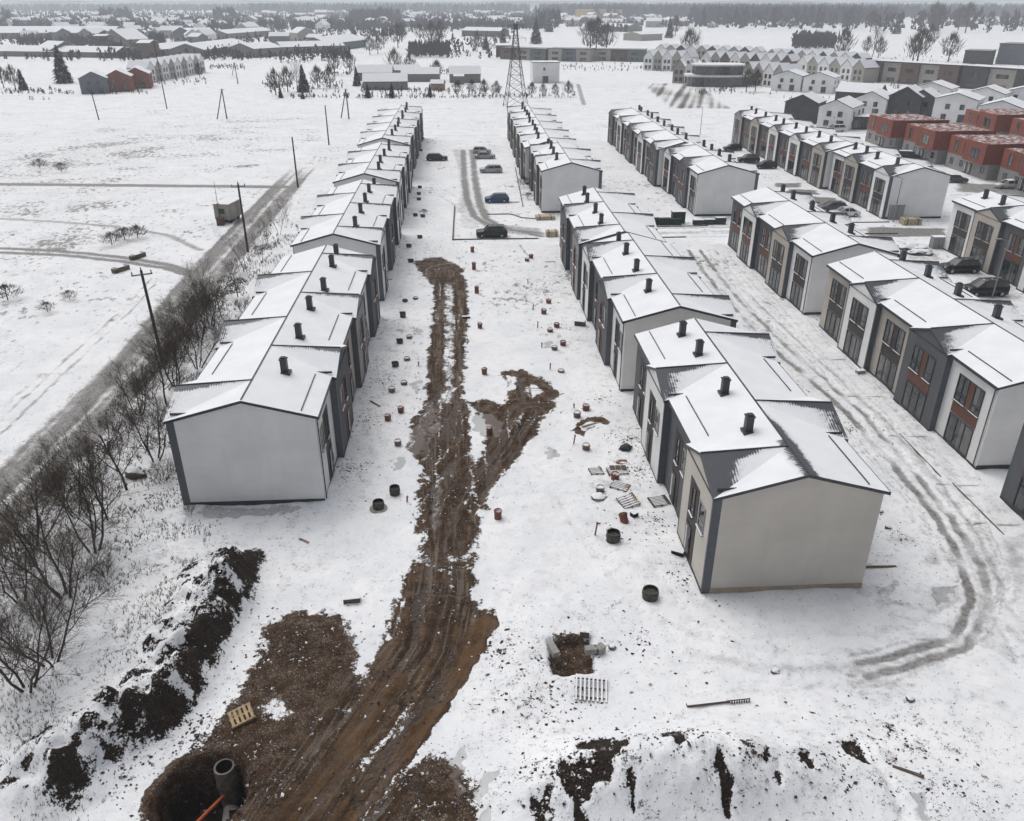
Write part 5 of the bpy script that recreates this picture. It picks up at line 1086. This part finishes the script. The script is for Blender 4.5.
for px, rz, w, l, h, rise, m, lb in [((803,121),35,9,10,5.4,2,'darkslate','dark grey gabled house left of the white house with the van'),((838,127),38,8.5,12,5.6,1.8,'white','white gabled house with the white van in front'),((872,115),38,9,11,5,2,'white','white gabled house right of the one with the van'),
        ((858,109),-50,9,13,5.2,2.4,'darkslate','dark gabled house with brown tiles behind two white ones'),((905,117),40,9,9,6,2.6,'darkslate','dark timber house with steep gable above the red houses'),((921,117),40,8,9,5.6,2.2,'grey','grey steep gabled house next to the dark timber one'),((955,121),40,11,11,6.2,1.6,'white','large white gabled house with four dark windows above the red houses'),((1000,126),42,11,12,5.2,1.8,'white','white gabled house at the right edge above the red houses'),
        ((932,103),42,12,11,5,1.8,'white','white hipped house behind the large white gabled house'),((985,109),42,11,11,5,1.8,'white','white low house behind the right edge white house'),((1022,108),42,11,11,5,1.6,'white','white house cut by the right edge, rear one'),((789,90),35,11,11,5.4,1.8,'white','white gabled house with a wide dark window, left of the pair'),((820,92),35,11,11,5.4,1.8,'white','white gabled house with a wide dark window, right of the pair')]:
    gable_house(at(*px), R(-rz), w, l, h, rise, m, lb, GW)
t = empty('garage_block', at(858,128), R(-4), 'low dark flat building with a snowy roof beside the red houses', 'garage'); b = MB(); b.box(-8, 8, -3, 3, -.2, 3.0, M['darkslate']); b.build('wall', t); b = MB(); b.box(-8.2, 8.2, -3.2, 3.2, 3.0, 3.3, M['trim'], top=M['snow']); b.build('roof', t)
for x in (-5, -1.5, 2, 5.5): link('window', win_mesh(2.4, 2.2, M['frame'], 2, None, False), t, (x, -3, .3), math.pi/2)
# flat roofed panel terraces
def slab(p0, p1, depth, h, seq, unit, lb, name='flat_roofed_terrace', cat='building', win=True):
    a, c = at(*p0), at(*p1); d = c-a; L = d.length; t = empty(name, a, math.atan2(d.y, d.x), lb, cat); n = max(1, int(L/unit)); q = L/n
    for k in range(n):
        b = MB(); o = .9*(k % 2); b.box(k*q, (k+1)*q-.02, o, depth, -.3, h-.25*(k % 2), M[seq[k % len(seq)]]); b.build('house_front', t)
        if win:
            for z in (.6, h*.55): link('window', win_mesh(q*.45, 1.5, M['frame'], 1 if q > 5 else 0, None, False), t, (k*q+q*.5, o, z), math.pi/2)
    b = MB(); b.box(-.3, L+.3, -.2, depth+.3, h+.002, h+.35, M['trim'], top=M['snow'] if 'cream and brown' in lb or 'dark and cream' in lb else M['midgrey']); b.build('roof', t); return t
slab((862,81),(955,88),10,8,['darkslate','cream','tanbrown','cream','tanbrown','cream','red','cream','cream'],7.5,'long flat-roofed block of cream and brown fronts above the dark timber house'); slab((958,88),(1040,95),10,8,['darkslate','cream','darkslate','darkslate','cream'],8,'flat-roofed block of dark and cream fronts at the right edge')
slab((500,59),(545,61),12,6,['tanbrown','cream','greenish','tanbrown'],8,'tan and pale flat-roofed block behind the pylon'); slab((548,61),(590,62),12,6.4,['cream','bluegrey','cream','tanbrown','cream'],8,'flat-roofed block with pale stripes left of the big snow field'); slab((594,61),(643,62),12,6,['cream','tanbrown','greenish','cream','tanbrown'],8,'flat-roofed block with brown fronts, next to the white gabled row')
slab((995,64),(1040,66),20,10,['bluegrey','bluegrey','darkslate'],12,'large blue grey industrial box at the right edge of the far field',win=False); slab((962,65),(988,66),16,7,['darkslate','greenish'],14,'dark hall with a pale roof left of the blue grey box',win=False)
# rows of white gabled town houses
def gabled_row(p0, p1, n, h, rise, depth, mats, lb, rot=0):
    a, c = at(*p0), at(*p1); d = c-a; L = d.length; t = empty('gabled_town_houses', a, math.atan2(d.y, d.x), lb, 'houses'); q = L/n
    for k in range(n):
        b = MB(); x0, x1, xm = k*q, (k+1)*q, (k+.5)*q; m = M[mats[k % len(mats)]]
        b.mesh([(x0,0,-.3),(x1,0,-.3),(x1,0,h),(xm,0,h+rise),(x0,0,h),(x0,depth,-.3),(x1,depth,-.3),(x1,depth,h),(xm,depth,h+rise),(x0,depth,h)], [(0,1,2,3,4),(6,5,9,8,7),(5,0,4,9),(1,6,7,2)], m); b.build('house_front', t)
        r_ = MB()
        for s, xe in ((-1, x0), (1, x1)):
            P = [(xm,-.2,h+rise+.05),(xe,-.2,h+.05),(xe,depth+.2,h+.05),(xm,depth+.2,h+rise+.05)]; U = [(u,v,z+.22) for u, v, z in P]; r_.poly(U if s > 0 else U[::-1], M['snow']); w_2 = [P[0],P[1],U[1],U[0]]; r_.poly(w_2 if s > 0 else w_2[::-1], M['trim'])
        r_.build('roof', t)
        for x in (-.2, .2):
            for z in (.7, h*.58): link('window', win_mesh(min(1.3, q*.26), 1.6, M['frame'], 0, None, False), t, (xm+x*q, 0, z), math.pi/2)
    return t
gabled_row((643,70),(690,72),5,6,3,11,['white','cream'],'row of white gabled town houses with dark windows left of the oval glass building'); gabled_row((672,83),(708,84),3,6,3,10,['cream','white'],'short row of pale gabled houses touching the oval glass building'); gabled_row((742,84),(782,89),4,5.5,3,10,['cream','tan','white'],'row of pale gabled houses right of the oval glass building')
gabled_row((700,70),(790,75),9,5.5,3,11,['white','cream','tanbrown'],'long rear row of white gabled houses behind the oval glass building'); gabled_row((795,76),(862,83),6,5.5,3,10,['white','cream'],'row of white gabled houses behind the pair with wide windows'); gabled_row((655,58),(760,62),10,5,2.5,10,['white','cream','darkslate'],'farthest low row of pale houses at the edge of the big snow field'); gabled_row((765,64),(860,70),9,5,2.5,10,['cream','white','darkslate'],'far low row of houses below the round dark thicket')
gabled_row((150,83),(206,72),9,5.5,2.6,9,['white','cream'],'curved-looking row of pale gabled town houses in the left distance')
for px, m, lb in [((98,92),'bluegrey','grey gabled house in front of the orange ones in the left distance'),((122,90),'redlight','orange house right of the grey gabled house'),((140,87),'redlight','orange red house next to the pale town house row')]: gable_house(at(*px), R(15), 9.5, 14, 5.2, 2.3, m, lb)
# oval glass building
t = empty('oval_glass_building', at(720,87), R(-3), 'two storey dark glass building with a rounded end and snowy roof', 'building')
def oval(z0, z1, rx, ry, m, top, name):
    b = MB(); n = 36; v = []
    for z in (z0, z1):
        for k in range(n):
            a = 2*math.pi*k/n; c, s_ = math.cos(a), math.sin(a); v.append((math.copysign(abs(c)**.6, c)*rx, math.copysign(abs(s_)**.6, s_)*ry+7, z))
    b.mesh(v, [(k, (k+1) % n, n+(k+1) % n, n+k) for k in range(n)], m); b.mesh(v[n:], [tuple(range(n))], top); b.build(name, t)
oval(-.3, 3.6, 12.5, 7, M['glass'], M['snow'], 'lower_glazing'); oval(3.6, 4.3, 13.2, 7.5, M['wframe'], M['snow'], 'floor_band'); oval(4.31, 7.6, 10, 6.2, M['glass'], M['trim'], 'upper_glazing'); oval(7.61, 8.2, 10.6, 6.7, M['wframe'], M['snow'], 'roof')
# plain white box house and farmstead
t = empty('white_box_house', at(546,83), R(2), 'plain white box house right of the pylon', 'house'); b = MB(); b.box(-5.6, 5.6, 0, 10, -.3, 7.8, M['white']); b.build('wall', t); b = MB(); b.box(-5.75, 5.75, -.15, 10.15, 7.802, 8.1, M['trim'], top=M['snow']); b.build('roof', t); link('glazed_door', win_mesh(2.4, 2.6, M['frame'], 1, None, False), t, (-.3, 0, .1), math.pi/2); link('window', win_mesh(.9, 1.2, M['frame'], 0, None, False), t, (-.8, 0, 4.8), math.pi/2)
for px, rz, w, l, h, rise, m, lb in [((386,89),92,8,17,3,2.6,'shed','long grey barn in front of the old farmstead'),((376,80),88,8,15,3.2,2.8,'greenish','green boarded farmhouse behind the grey barn'),((395,77),90,7,22,3,2,'shed','long low shed behind the green farmhouse'),((421,81),88,8,16,3,2.4,'shed','snowy roofed shed in the middle of the farmstead'),((465,82),92,8,13,3.4,2.8,'shed','dark walled cottage at the right end of the farmstead'),((438,90),80,4,5,2.4,1.2,'wood','small hut between farmstead hedges'),((459,84),90,4,4,3,.6,'shed','tiny dark outbuilding beside the right cottage')]: gable_house(at(*px), R(rz), w, l, h, rise, m, lb, 'farm buildings behind the left-hand row', 'farm_building', wins=False)
# big pale halls on the left and the yellow hall
def hall(p0, p1, depth, h, rise, m, lb, group='large halls in the left distance'):
    a, c = at(*p0), at(*p1); d = c-a; L = d.length; t = empty('long_hall', a, math.atan2(d.y, d.x), lb, 'hall', group); b = MB(); b.box(0, L, 0, depth, -.3, h, M[m]); b.mesh([(0,0,h),(0,depth,h),(0,depth/2,h+rise),(L,0,h),(L,depth,h),(L,depth/2,h+rise)], [(0,2,1),(3,4,5)], M[m]); b.build('wall', t)
    b = MB(); U = [(-.5,-.6,h+.04),(L+.5,-.6,h+.04),(L+.5,depth/2,h+rise+.04),(-.5,depth/2,h+rise+.04),(L+.5,depth+.6,h+.04),(-.5,depth+.6,h+.04)]; b.mesh(U, [(0,1,2,3),(3,2,4,5)], M['snow']); b.mesh([(x,y,z-.35) for x,y,z in U]+U, [(6,7,1,0)], M['trim']); b.build('roof', t); return t
for a in [((-20,56),(116,58),18,3,3,'shed','long low hall with a full white roof at the far left'),((36,56),(52,57),20,4,4.5,'shed','hall with a dark gable standing across the long low one'),((-10,39),(112,39),36,5,5,'shed','huge pale-roofed hall farthest left'),((128,47),(150,46),34,5,7,'shed','steep white roof right of the huge hall'),((140,60),(152,60),14,9,1.5,'tanbrown','pale square block beside dark trees'),((158,57),(200,53),18,4,3,'shed','hall with a snowy roof above the pale town house row'),
          ((205,57),(250,50),22,4,3.5,'shed','long slanting hall right of the pale town house row'),((170,38),(214,37),22,5,3,'bluegrey','grey blue hall in the left distance'),((228,40),(272,36),18,5,3,'shed','long light-roofed hall left of the smoke'),((255,58),(283,56),22,5,3,'shed','hall with a brownish gable left of the white barn'),((283,54),(345,52),18,4,3,'shed','row of joined snowy sheds behind the farmstead'),((330,52),(366,47),22,5,4,'greenish','green sided barn with a broad white roof'),((462,36),(500,37),16,5,3,'tanbrown','low brown building left of the pylon top'),((496,57),(512,57),14,6.5,1,'tanbrown','brown block just left of the pylon')]: hall(*a)
hall((575,18.5),(617,18.8),40,15,.3,'yellow','big yellow hall at the edge of the distant forest',None); hall((594,31),(625,32),30,5,3,'shed','low dark shed group in the far field below the yellow hall',None); hall((641,41),(662,40),20,5,2,'cream','pale house group alone in the big snow field',None)
hall((865,20),(898,20),40,6,4,'cream','far low hall before the forest on the right',None); hall((315,20),(327,20),20,12,4,'cream','pale tall block in the distant town centre',None); hall((96,48),(108,48),12,8,1,'tanbrown','pale brick block among trees in front of the huge hall',None)
# ---------------------------------------------------------------- far trees, town, woods
GF = 'trees of the middle distance'
FT = [((64,83),'con',2.0,'large dark fir left of the grey gabled house'),((16,90),'far',1.0,'dark bushy tree left of the large fir'),((24,90),'con',1.0,'small dark fir left of the large fir'),((4,88),'far',.9,'bare tree at the far left edge'),((200,78),'far',.7,'bare bush at the right end of the pale town house row'),
      ((276,95),'far',1.0,'bare tree by the farmstead mast'),((298,92),'slim',1.6,'tall slim bare tree left of the dark fir by the farmstead'),((304,92),'con',1.3,'dark pointed fir by the tall slim tree'),((288,92),'far',1.0,'round bare tree at the left end of the farmstead garden'),((281,98),'con',.55,'small dark fir in the snow in front of the farmstead'),((303,99),'con',.45,'smallest dark fir in front of the farmstead'),
      ((318,88),'far',.9,'bare tree right of the dark fir by the farmstead'),((330,88),'far',.9,'bare garden tree before the shed row'),((335,75),'far',1.1,'bare tree behind the garden at the farmstead'),((350,74),'far',1.1,'bare tree left of the green farmhouse'),((357,86),'con',1.0,'dark fir against the green farmhouse'),((395,76),'far',1.3,'bare tree rising behind the farm barn'),((410,75),'far',1.0,'bare tree behind the farm shed'),((437,80),'far',.9,'bare tree in the middle of the farmstead'),((392,98),'con',.7,'dark fir left in the farm hedge'),((368,98),'con',.7,'dark fir in front of the barn, left'),
      ((430,97),'con',.6,'dark fir in the right part of the farm hedge'),((458,96),'far',.6,'bare fruit tree in front of the right cottage, left'),((472,95),'far',.6,'bare fruit tree in front of the right cottage, middle'),((484,95),'far',.6,'bare fruit tree in front of the right cottage, right'),((496,97),'far',.6,'bare fruit tree nearest the pylon foot'),((532,97),'far',.55,'round bare bush right of the pylon foot'),((543,97),'far',.5,'bare bush in the garden line below the white box house'),((555,97),'far',.5,'bare bush right end of the garden line below the white box house'),((568,97),'far',.6,'bare bush at the path corner right of the white box house'),
      ((398,48),'far',1.8,'tall bare tree alone in the far field, left one'),((402,42),'far',1.6,'tall bare tree alone in the far field, right one'),((432,50),'far',2.0,'dark tall tree above the dark hedge in the far field'),((440,44),'far',1.9,'tall bare tree behind the dark hedge'),((420,42),'far',1.6,'bare tree left of the dark hedge'),((384,48),'far',1.3,'bare tree at the end of the green sided barn'),((370,55),'far',1.3,'bushy tree at the corner of the green sided barn'),((378,54),'far',1.2,'bushy tree right of the green sided barn'),
      ((477,52),'far',1.4,'dark round tree below the low brown building'),((486,50),'con',1.4,'fir beside the low brown building'),((503,46),'con',1.8,'fir left of the pylon top'),((536,44),'con',2.6,'tall dark conifer right of the pylon top'),((549,32),'con',2.6,'conifer at the left edge of the big snow field'),((596,52),'far',2.4,'wide bare tree in front of the big snow field'),((590,53),'far',2.2,'wide bare tree left of its twin at the big snow field'),((606,53),'far',2.0,'bare tree right of the wide twins at the big snow field'),
      ((688,58),'far',1.8,'pale bare tree left of the far low row'),((694,58),'slim',2.4,'upright bare tree left of the far low row'),((746,92),'far',.9,'bare tree in front of the oval glass building, left'),((755,92),'far',.9,'bare tree in front of the oval glass building, right'),((841,60),'far',1.9,'round bare tree right of the round dark thicket'),((872,57),'slim',3.0,'upright poplars in the snow field at the right'),((866,55),'far',1.2,'low bush left of the upright poplars'),((878,58),'far',1.3,'low bush right of the upright poplars'),((917,62),'far',2.0,'bare tree clump above the cream block'),((912,63),'far',1.6,'bare bush above the cream block'),((948,62),'far',1.7,'bare tree left of the dark hall with pale roof'),
      ((896,34),'con',2.6,'dark tree left of the gap in the right field'),((870,32),'far',2.4,'dark tree near the far low hall'),((931,32),'far',3.2,'large dark round tree, left of two in the right field'),((938,31),'far',3.0,'large dark round tree in the right field, middle'),((929,47),'far',1.7,'bush line below the large round trees'),((965,33),'far',3.2,'large dark round tree, right one in the right field'),((958,30),'far',2.8,'dark tree behind the right round tree'),((988,30),'far',2.2,'bare tree at the right of the field edge'),((1004,30),'far',2.0,'bare tree near the right edge of the field'),((1022,31),'far',2.0,'bare tree at the right photo edge'),
      ((669,38),'con',2.4,'dark conifer beside the pale house group'),((675,36),'far',2.0,'dark bushy tree right of the pale house group'),((696,80),'scrub',1.2,'dark bush in front of the pale gabled houses'),((684,77),'scrub',1.2,'dark shrub before the white gabled row')]
for i, (px, k, sc, lb) in enumerate(FT): tree(at(*px), k, i, lb, sc*(1.25 if k in ('far', 'con') else 1), GF)
# one small mesh per far house; copies share it
def far_house(seed, w, l, h, rise, wm):
    b = MB(); b.mesh([(-w/2,-l/2,-.4),(w/2,-l/2,-.4),(w/2,l/2,-.4),(-w/2,l/2,-.4),(-w/2,-l/2,h),(w/2,-l/2,h),(w/2,l/2,h),(-w/2,l/2,h),(0,-l/2,h+rise),(0,l/2,h+rise)], [(0,1,5,8,4),(1,2,6,5),(2,3,7,9,6),(3,0,4,7)], M[wm])
    o = .4; k = rise/(w/2)
    for s in (-1, 1):
        P = [(0,-l/2-o,h+rise+.15),(s*(w/2+o),-l/2-o,h-o*k+.15),(s*(w/2+o),l/2+o,h-o*k+.15),(0,l/2+o,h+rise+.15)]; b.poly(P if s > 0 else P[::-1], M['snow'])
    for x in (-w*.22, w*.22): b.box(x-.6, x+.6, -l/2-.03, -l/2+.01, .9, 2.4, M['glass']); b.box(x-.6, x+.6, l/2-.01, l/2+.03, .9, 2.4, M['glass'])
    for y in (-l*.25, l*.25): b.box(-w/2-.03, -w/2+.01, y-.6, y+.6, .9, 2.4, M['glass']); b.box(w/2-.01, w/2+.03, y-.6, y+.6, .9, 2.4, M['glass'])
    return b.data('distant_house')
HM = [far_house(k, *a) for k, a in enumerate([(8,10,3.5,3,'cream'),(9,12,5.5,3,'white'),(8,9,3.2,3.2,'tanbrown'),(10,14,6,2.5,'bluegrey'),(8,11,3.4,3.4,'shed'),(11,16,6,3,'cream')])]
zones = [((-40,290),(15,29),100,'small distant house with a snowy roof in the hazy town at the upper left','houses of the hazy town on the left'), ((290,520),(13,28),96,'small distant house with a snowy roof in the town behind the farmstead','houses of the town behind the farmstead'), ((550,690),(19,28),34,'small distant house with a snowy roof under the yellow hall','houses under the yellow hall'), ((700,1040),(20,28),26,'small distant house with a snowy roof at the foot of the right-hand forest','houses at the forest foot'), ((20,330),(30,46),34,'distant house with a snowy roof among the large halls','houses among the halls')]
for (x0, x1), (y0, y1), n, lb, gr in zones:
    for k in range(n):
        o = link('distant_house', HM[rng.randrange(6)], None, at(rng.uniform(x0, x1), rng.uniform(y0, y1)), rng.uniform(0, 3.14)); s = rng.uniform(.9, 1.35); o.scale = (s, s, s); tag(o, lb, 'house', gr)
# trees of the town and woods, masses nobody could count
def wood(name, polys, h0, h1, mat, seed, per=16, conif=.15):
    rs = np.random.RandomState(seed); vs, fs = [], []
    for (px0, px1, py0, py1, n) in polys:
        for _ in range(n):
            p = at(rs.uniform(px0, px1), rs.uniform(py0, py1)); h = rs.uniform(h0, h1)*(.6 if py1 > 40 and h0 < 6 else 1); w = h*rs.uniform(.16, .3); con = rs.rand() < conif
            for k in range(per):
                f = rs.rand(); a = rs.rand()*6.28; r_ = w*(1-f if con else math.sin(math.pi*(.15+.8*f)))*math.sqrt(rs.rand()); x, y = p.x+r_*math.cos(a), p.y+r_*math.sin(a); z = h*(.08+.75*f); l = h*rs.uniform(.14, .3); q = h*rs.uniform(.045, .09)*(1.3 if con else 1)*(1+p.y*.00025); o = len(vs)
                vs += [(x-q, y, z), (x+q, y+q*.6, z), (x+r_*.25*math.cos(a), y, z+l)]; fs.append((o, o+1, o+2))
    me = bpy.data.meshes.new(name); me.from_pydata(vs, [], fs); me.materials.append(M[mat]); tag(link(name, me), kind='stuff')
M['wood_twig'] = plain('far bare wood', (.040, .037, .036), .95, .3, .02); M['wood_con'] = plain('far conifer wood', (.020, .025, .025), .95, .3, .02)
wood('town_trees', [(-60,300,12,31,2300),(290,540,11,31,2300),(500,570,17,28,120),(570,625,20,28,90),(625,700,17,28,160),(0,350,30,46,650),(60,160,38,54,160),(180,350,50,60,220),(105,165,50,62,130),(-20,120,58,62,40),(200,350,58,62,60),(440,512,36,60,90),(340,520,26,34,120)], 5, 11, 'wood_twig', 1, 14, .2)
wood('forest', [(690,860,16,25,1300),(860,1040,24,34,60),(700,860,25,31,70),(590,1040,9,19,3200),(540,640,10,17,800),(250,530,8,14,1000),(840,900,20,24,120)], 14, 25, 'wood_twig', 2, 16, .25)
wood('conifer_wood', [(-60,12,18,27,130),(560,625,11,15,200),(535,560,17,32,60),(350,400,20,24,90),(215,240,17,22,40),(100,130,17,22,40),(690,800,12,18,220),(-60,290,8,12,1300)], 12, 22, 'wood_con', 3, 14, .8)
wood('thicket', [(793,834,40,50,260),(410,450,53,58,90),(585,627,30,33,70),(350,405,36,38,40),(20,52,38,50,40),(70,112,42,50,60),(150,165,42,52,40),(185,230,31,33,60)], 6, 9, 'wood_twig', 4, 16, .1)
wood('hedge', [(290,500,97,99,150),(208,245,66,70,70),(262,285,84,88,25),(300,345,80,90,40),(0,75,90,95,60),(85,150,92,95,40),(150,206,78,86,40),(30,50,100,101,4),(320,350,74,76,30),(395,440,72,76,40),(500,575,96,99,40),(715,735,88,94,25),(560,690,67,72,60),(690,780,92,96,20),(830,900,83,92,60),(930,1030,68,76,90),(280,310,62,64,20),(345,470,70,75,150),(360,500,90,95,110),(640,860,60,72,240),(700,800,76,84,120),(500,640,52,58,120),(560,690,64,70,60),(270,345,84,94,70),(870,1040,56,66,120),(780,1000,96,106,60)], 1.2, 3.2, 'wood_twig', 5, 14, .1)
# hills closing the view
def hill(name, y, x0, x1, h, seed):
    xs = np.linspace(x0, x1, 160); v = []; f = []
    prof = h*(.62+.45*fbm(xs*.0008+seed, xs*0+seed, 4))
    for j, (dy, k) in enumerate(((-900, 0), (-500, .35), (-150, .9), (0, 1.0), (600, .8), (1500, .2))):
        for x, p in zip(xs, prof): v.append((x, y+dy, p*k-1.5*(k == 0)-.5))
    n = len(xs)
    for j in range(5):
        for i in range(n-1): f.append((j*n+i, j*n+i+1, (j+1)*n+i+1, (j+1)*n+i))
    me = bpy.data.meshes.new(name); me.from_pydata(v, [], f); me.materials.append(M['hill']); me.polygons.foreach_set('use_smooth', [True]*len(f)); tag(link(name, me), kind='structure')
def hillm():
    q = NT('wooded hills'); n = q.noise(.004, 5); return q.set(q.mix(q.step(n, .42, .62), (.06, .065, .062), (.4, .41, .42)), .9)
M['hill'] = hillm()
hill('hills', 4600, -7000, 7000, 44, 3)
# ---------------------------------------------------------------- light, air, render
w_ = bpy.data.worlds.new('World'); S.world = w_; w_.use_nodes = True; nt = w_.node_tree
bg = nt.nodes['Background']; sky = nt.nodes.new('ShaderNodeTexSky'); sky.sky_type = 'NISHITA'; sky.sun_disc = False
SUN_EL, SUN_AZ = R(60), R(325)      # azimuth clockwise from +Y
sky.sun_elevation = SUN_EL; sky.sun_rotation = SUN_AZ; sky.dust_density = 6.0; sky.air_density = 1.0; sky.ozone_density = 1.0; sky.altitude = 100
hs = nt.nodes.new('ShaderNodeHueSaturation'); hs.inputs['Saturation'].default_value = .30
nt.links.new(sky.outputs[0], hs.inputs['Color']); nt.links.new(hs.outputs[0], bg.inputs[0]); bg.inputs[1].default_value = .10
sd = bpy.data.lights.new('overcast_sun', 'SUN'); sd.energy = .7; sd.angle = R(55); sd.color = (1, .97, .93)
so = bpy.data.objects.new('overcast_sun', sd); COL.objects.link(so)
dv = Vector((math.sin(SUN_AZ)*math.cos(SUN_EL), math.cos(SUN_AZ)*math.cos(SUN_EL), math.sin(SUN_EL)))
so.rotation_euler = dv.to_track_quat('Z', 'Y').to_euler(); so.location = dv*200
hz = bpy.data.materials.new('winter haze'); hz.use_nodes = True; hz.node_tree.nodes.clear()
ho = hz.node_tree.nodes.new('ShaderNodeOutputMaterial'); pv = hz.node_tree.nodes.new('ShaderNodeVolumePrincipled'); hz.node_tree.links.new(pv.outputs[0], ho.inputs['Volume'])
pv.inputs['Color'].default_value = (.88, .93, 1.0, 1); pv.inputs['Density'].default_value = HAZE; pv.inputs['Anisotropy'].default_value = .0
hb = MB(); hb.box(-17500, 17500, -1500, 17500, -5, 62, hz); tag(hb.build('haze'), kind='stuff')
S.view_settings.view_transform = 'Standard'; S.view_settings.look = 'None'; S.view_settings.gamma = 1; S.view_settings.use_curve_mapping = False
S.view_settings.exposure = EXPO
S.cycles.max_bounces = 6; S.cycles.diffuse_bounces = 3; S.cycles.volume_bounces = 2; S.cycles.glossy_bounces = 2; S.cycles.transparent_max_bounces = 6
S.cycles.use_denoising = True; S.cycles.volume_max_steps = 64
S.cycles.use_adaptive_sampling = True
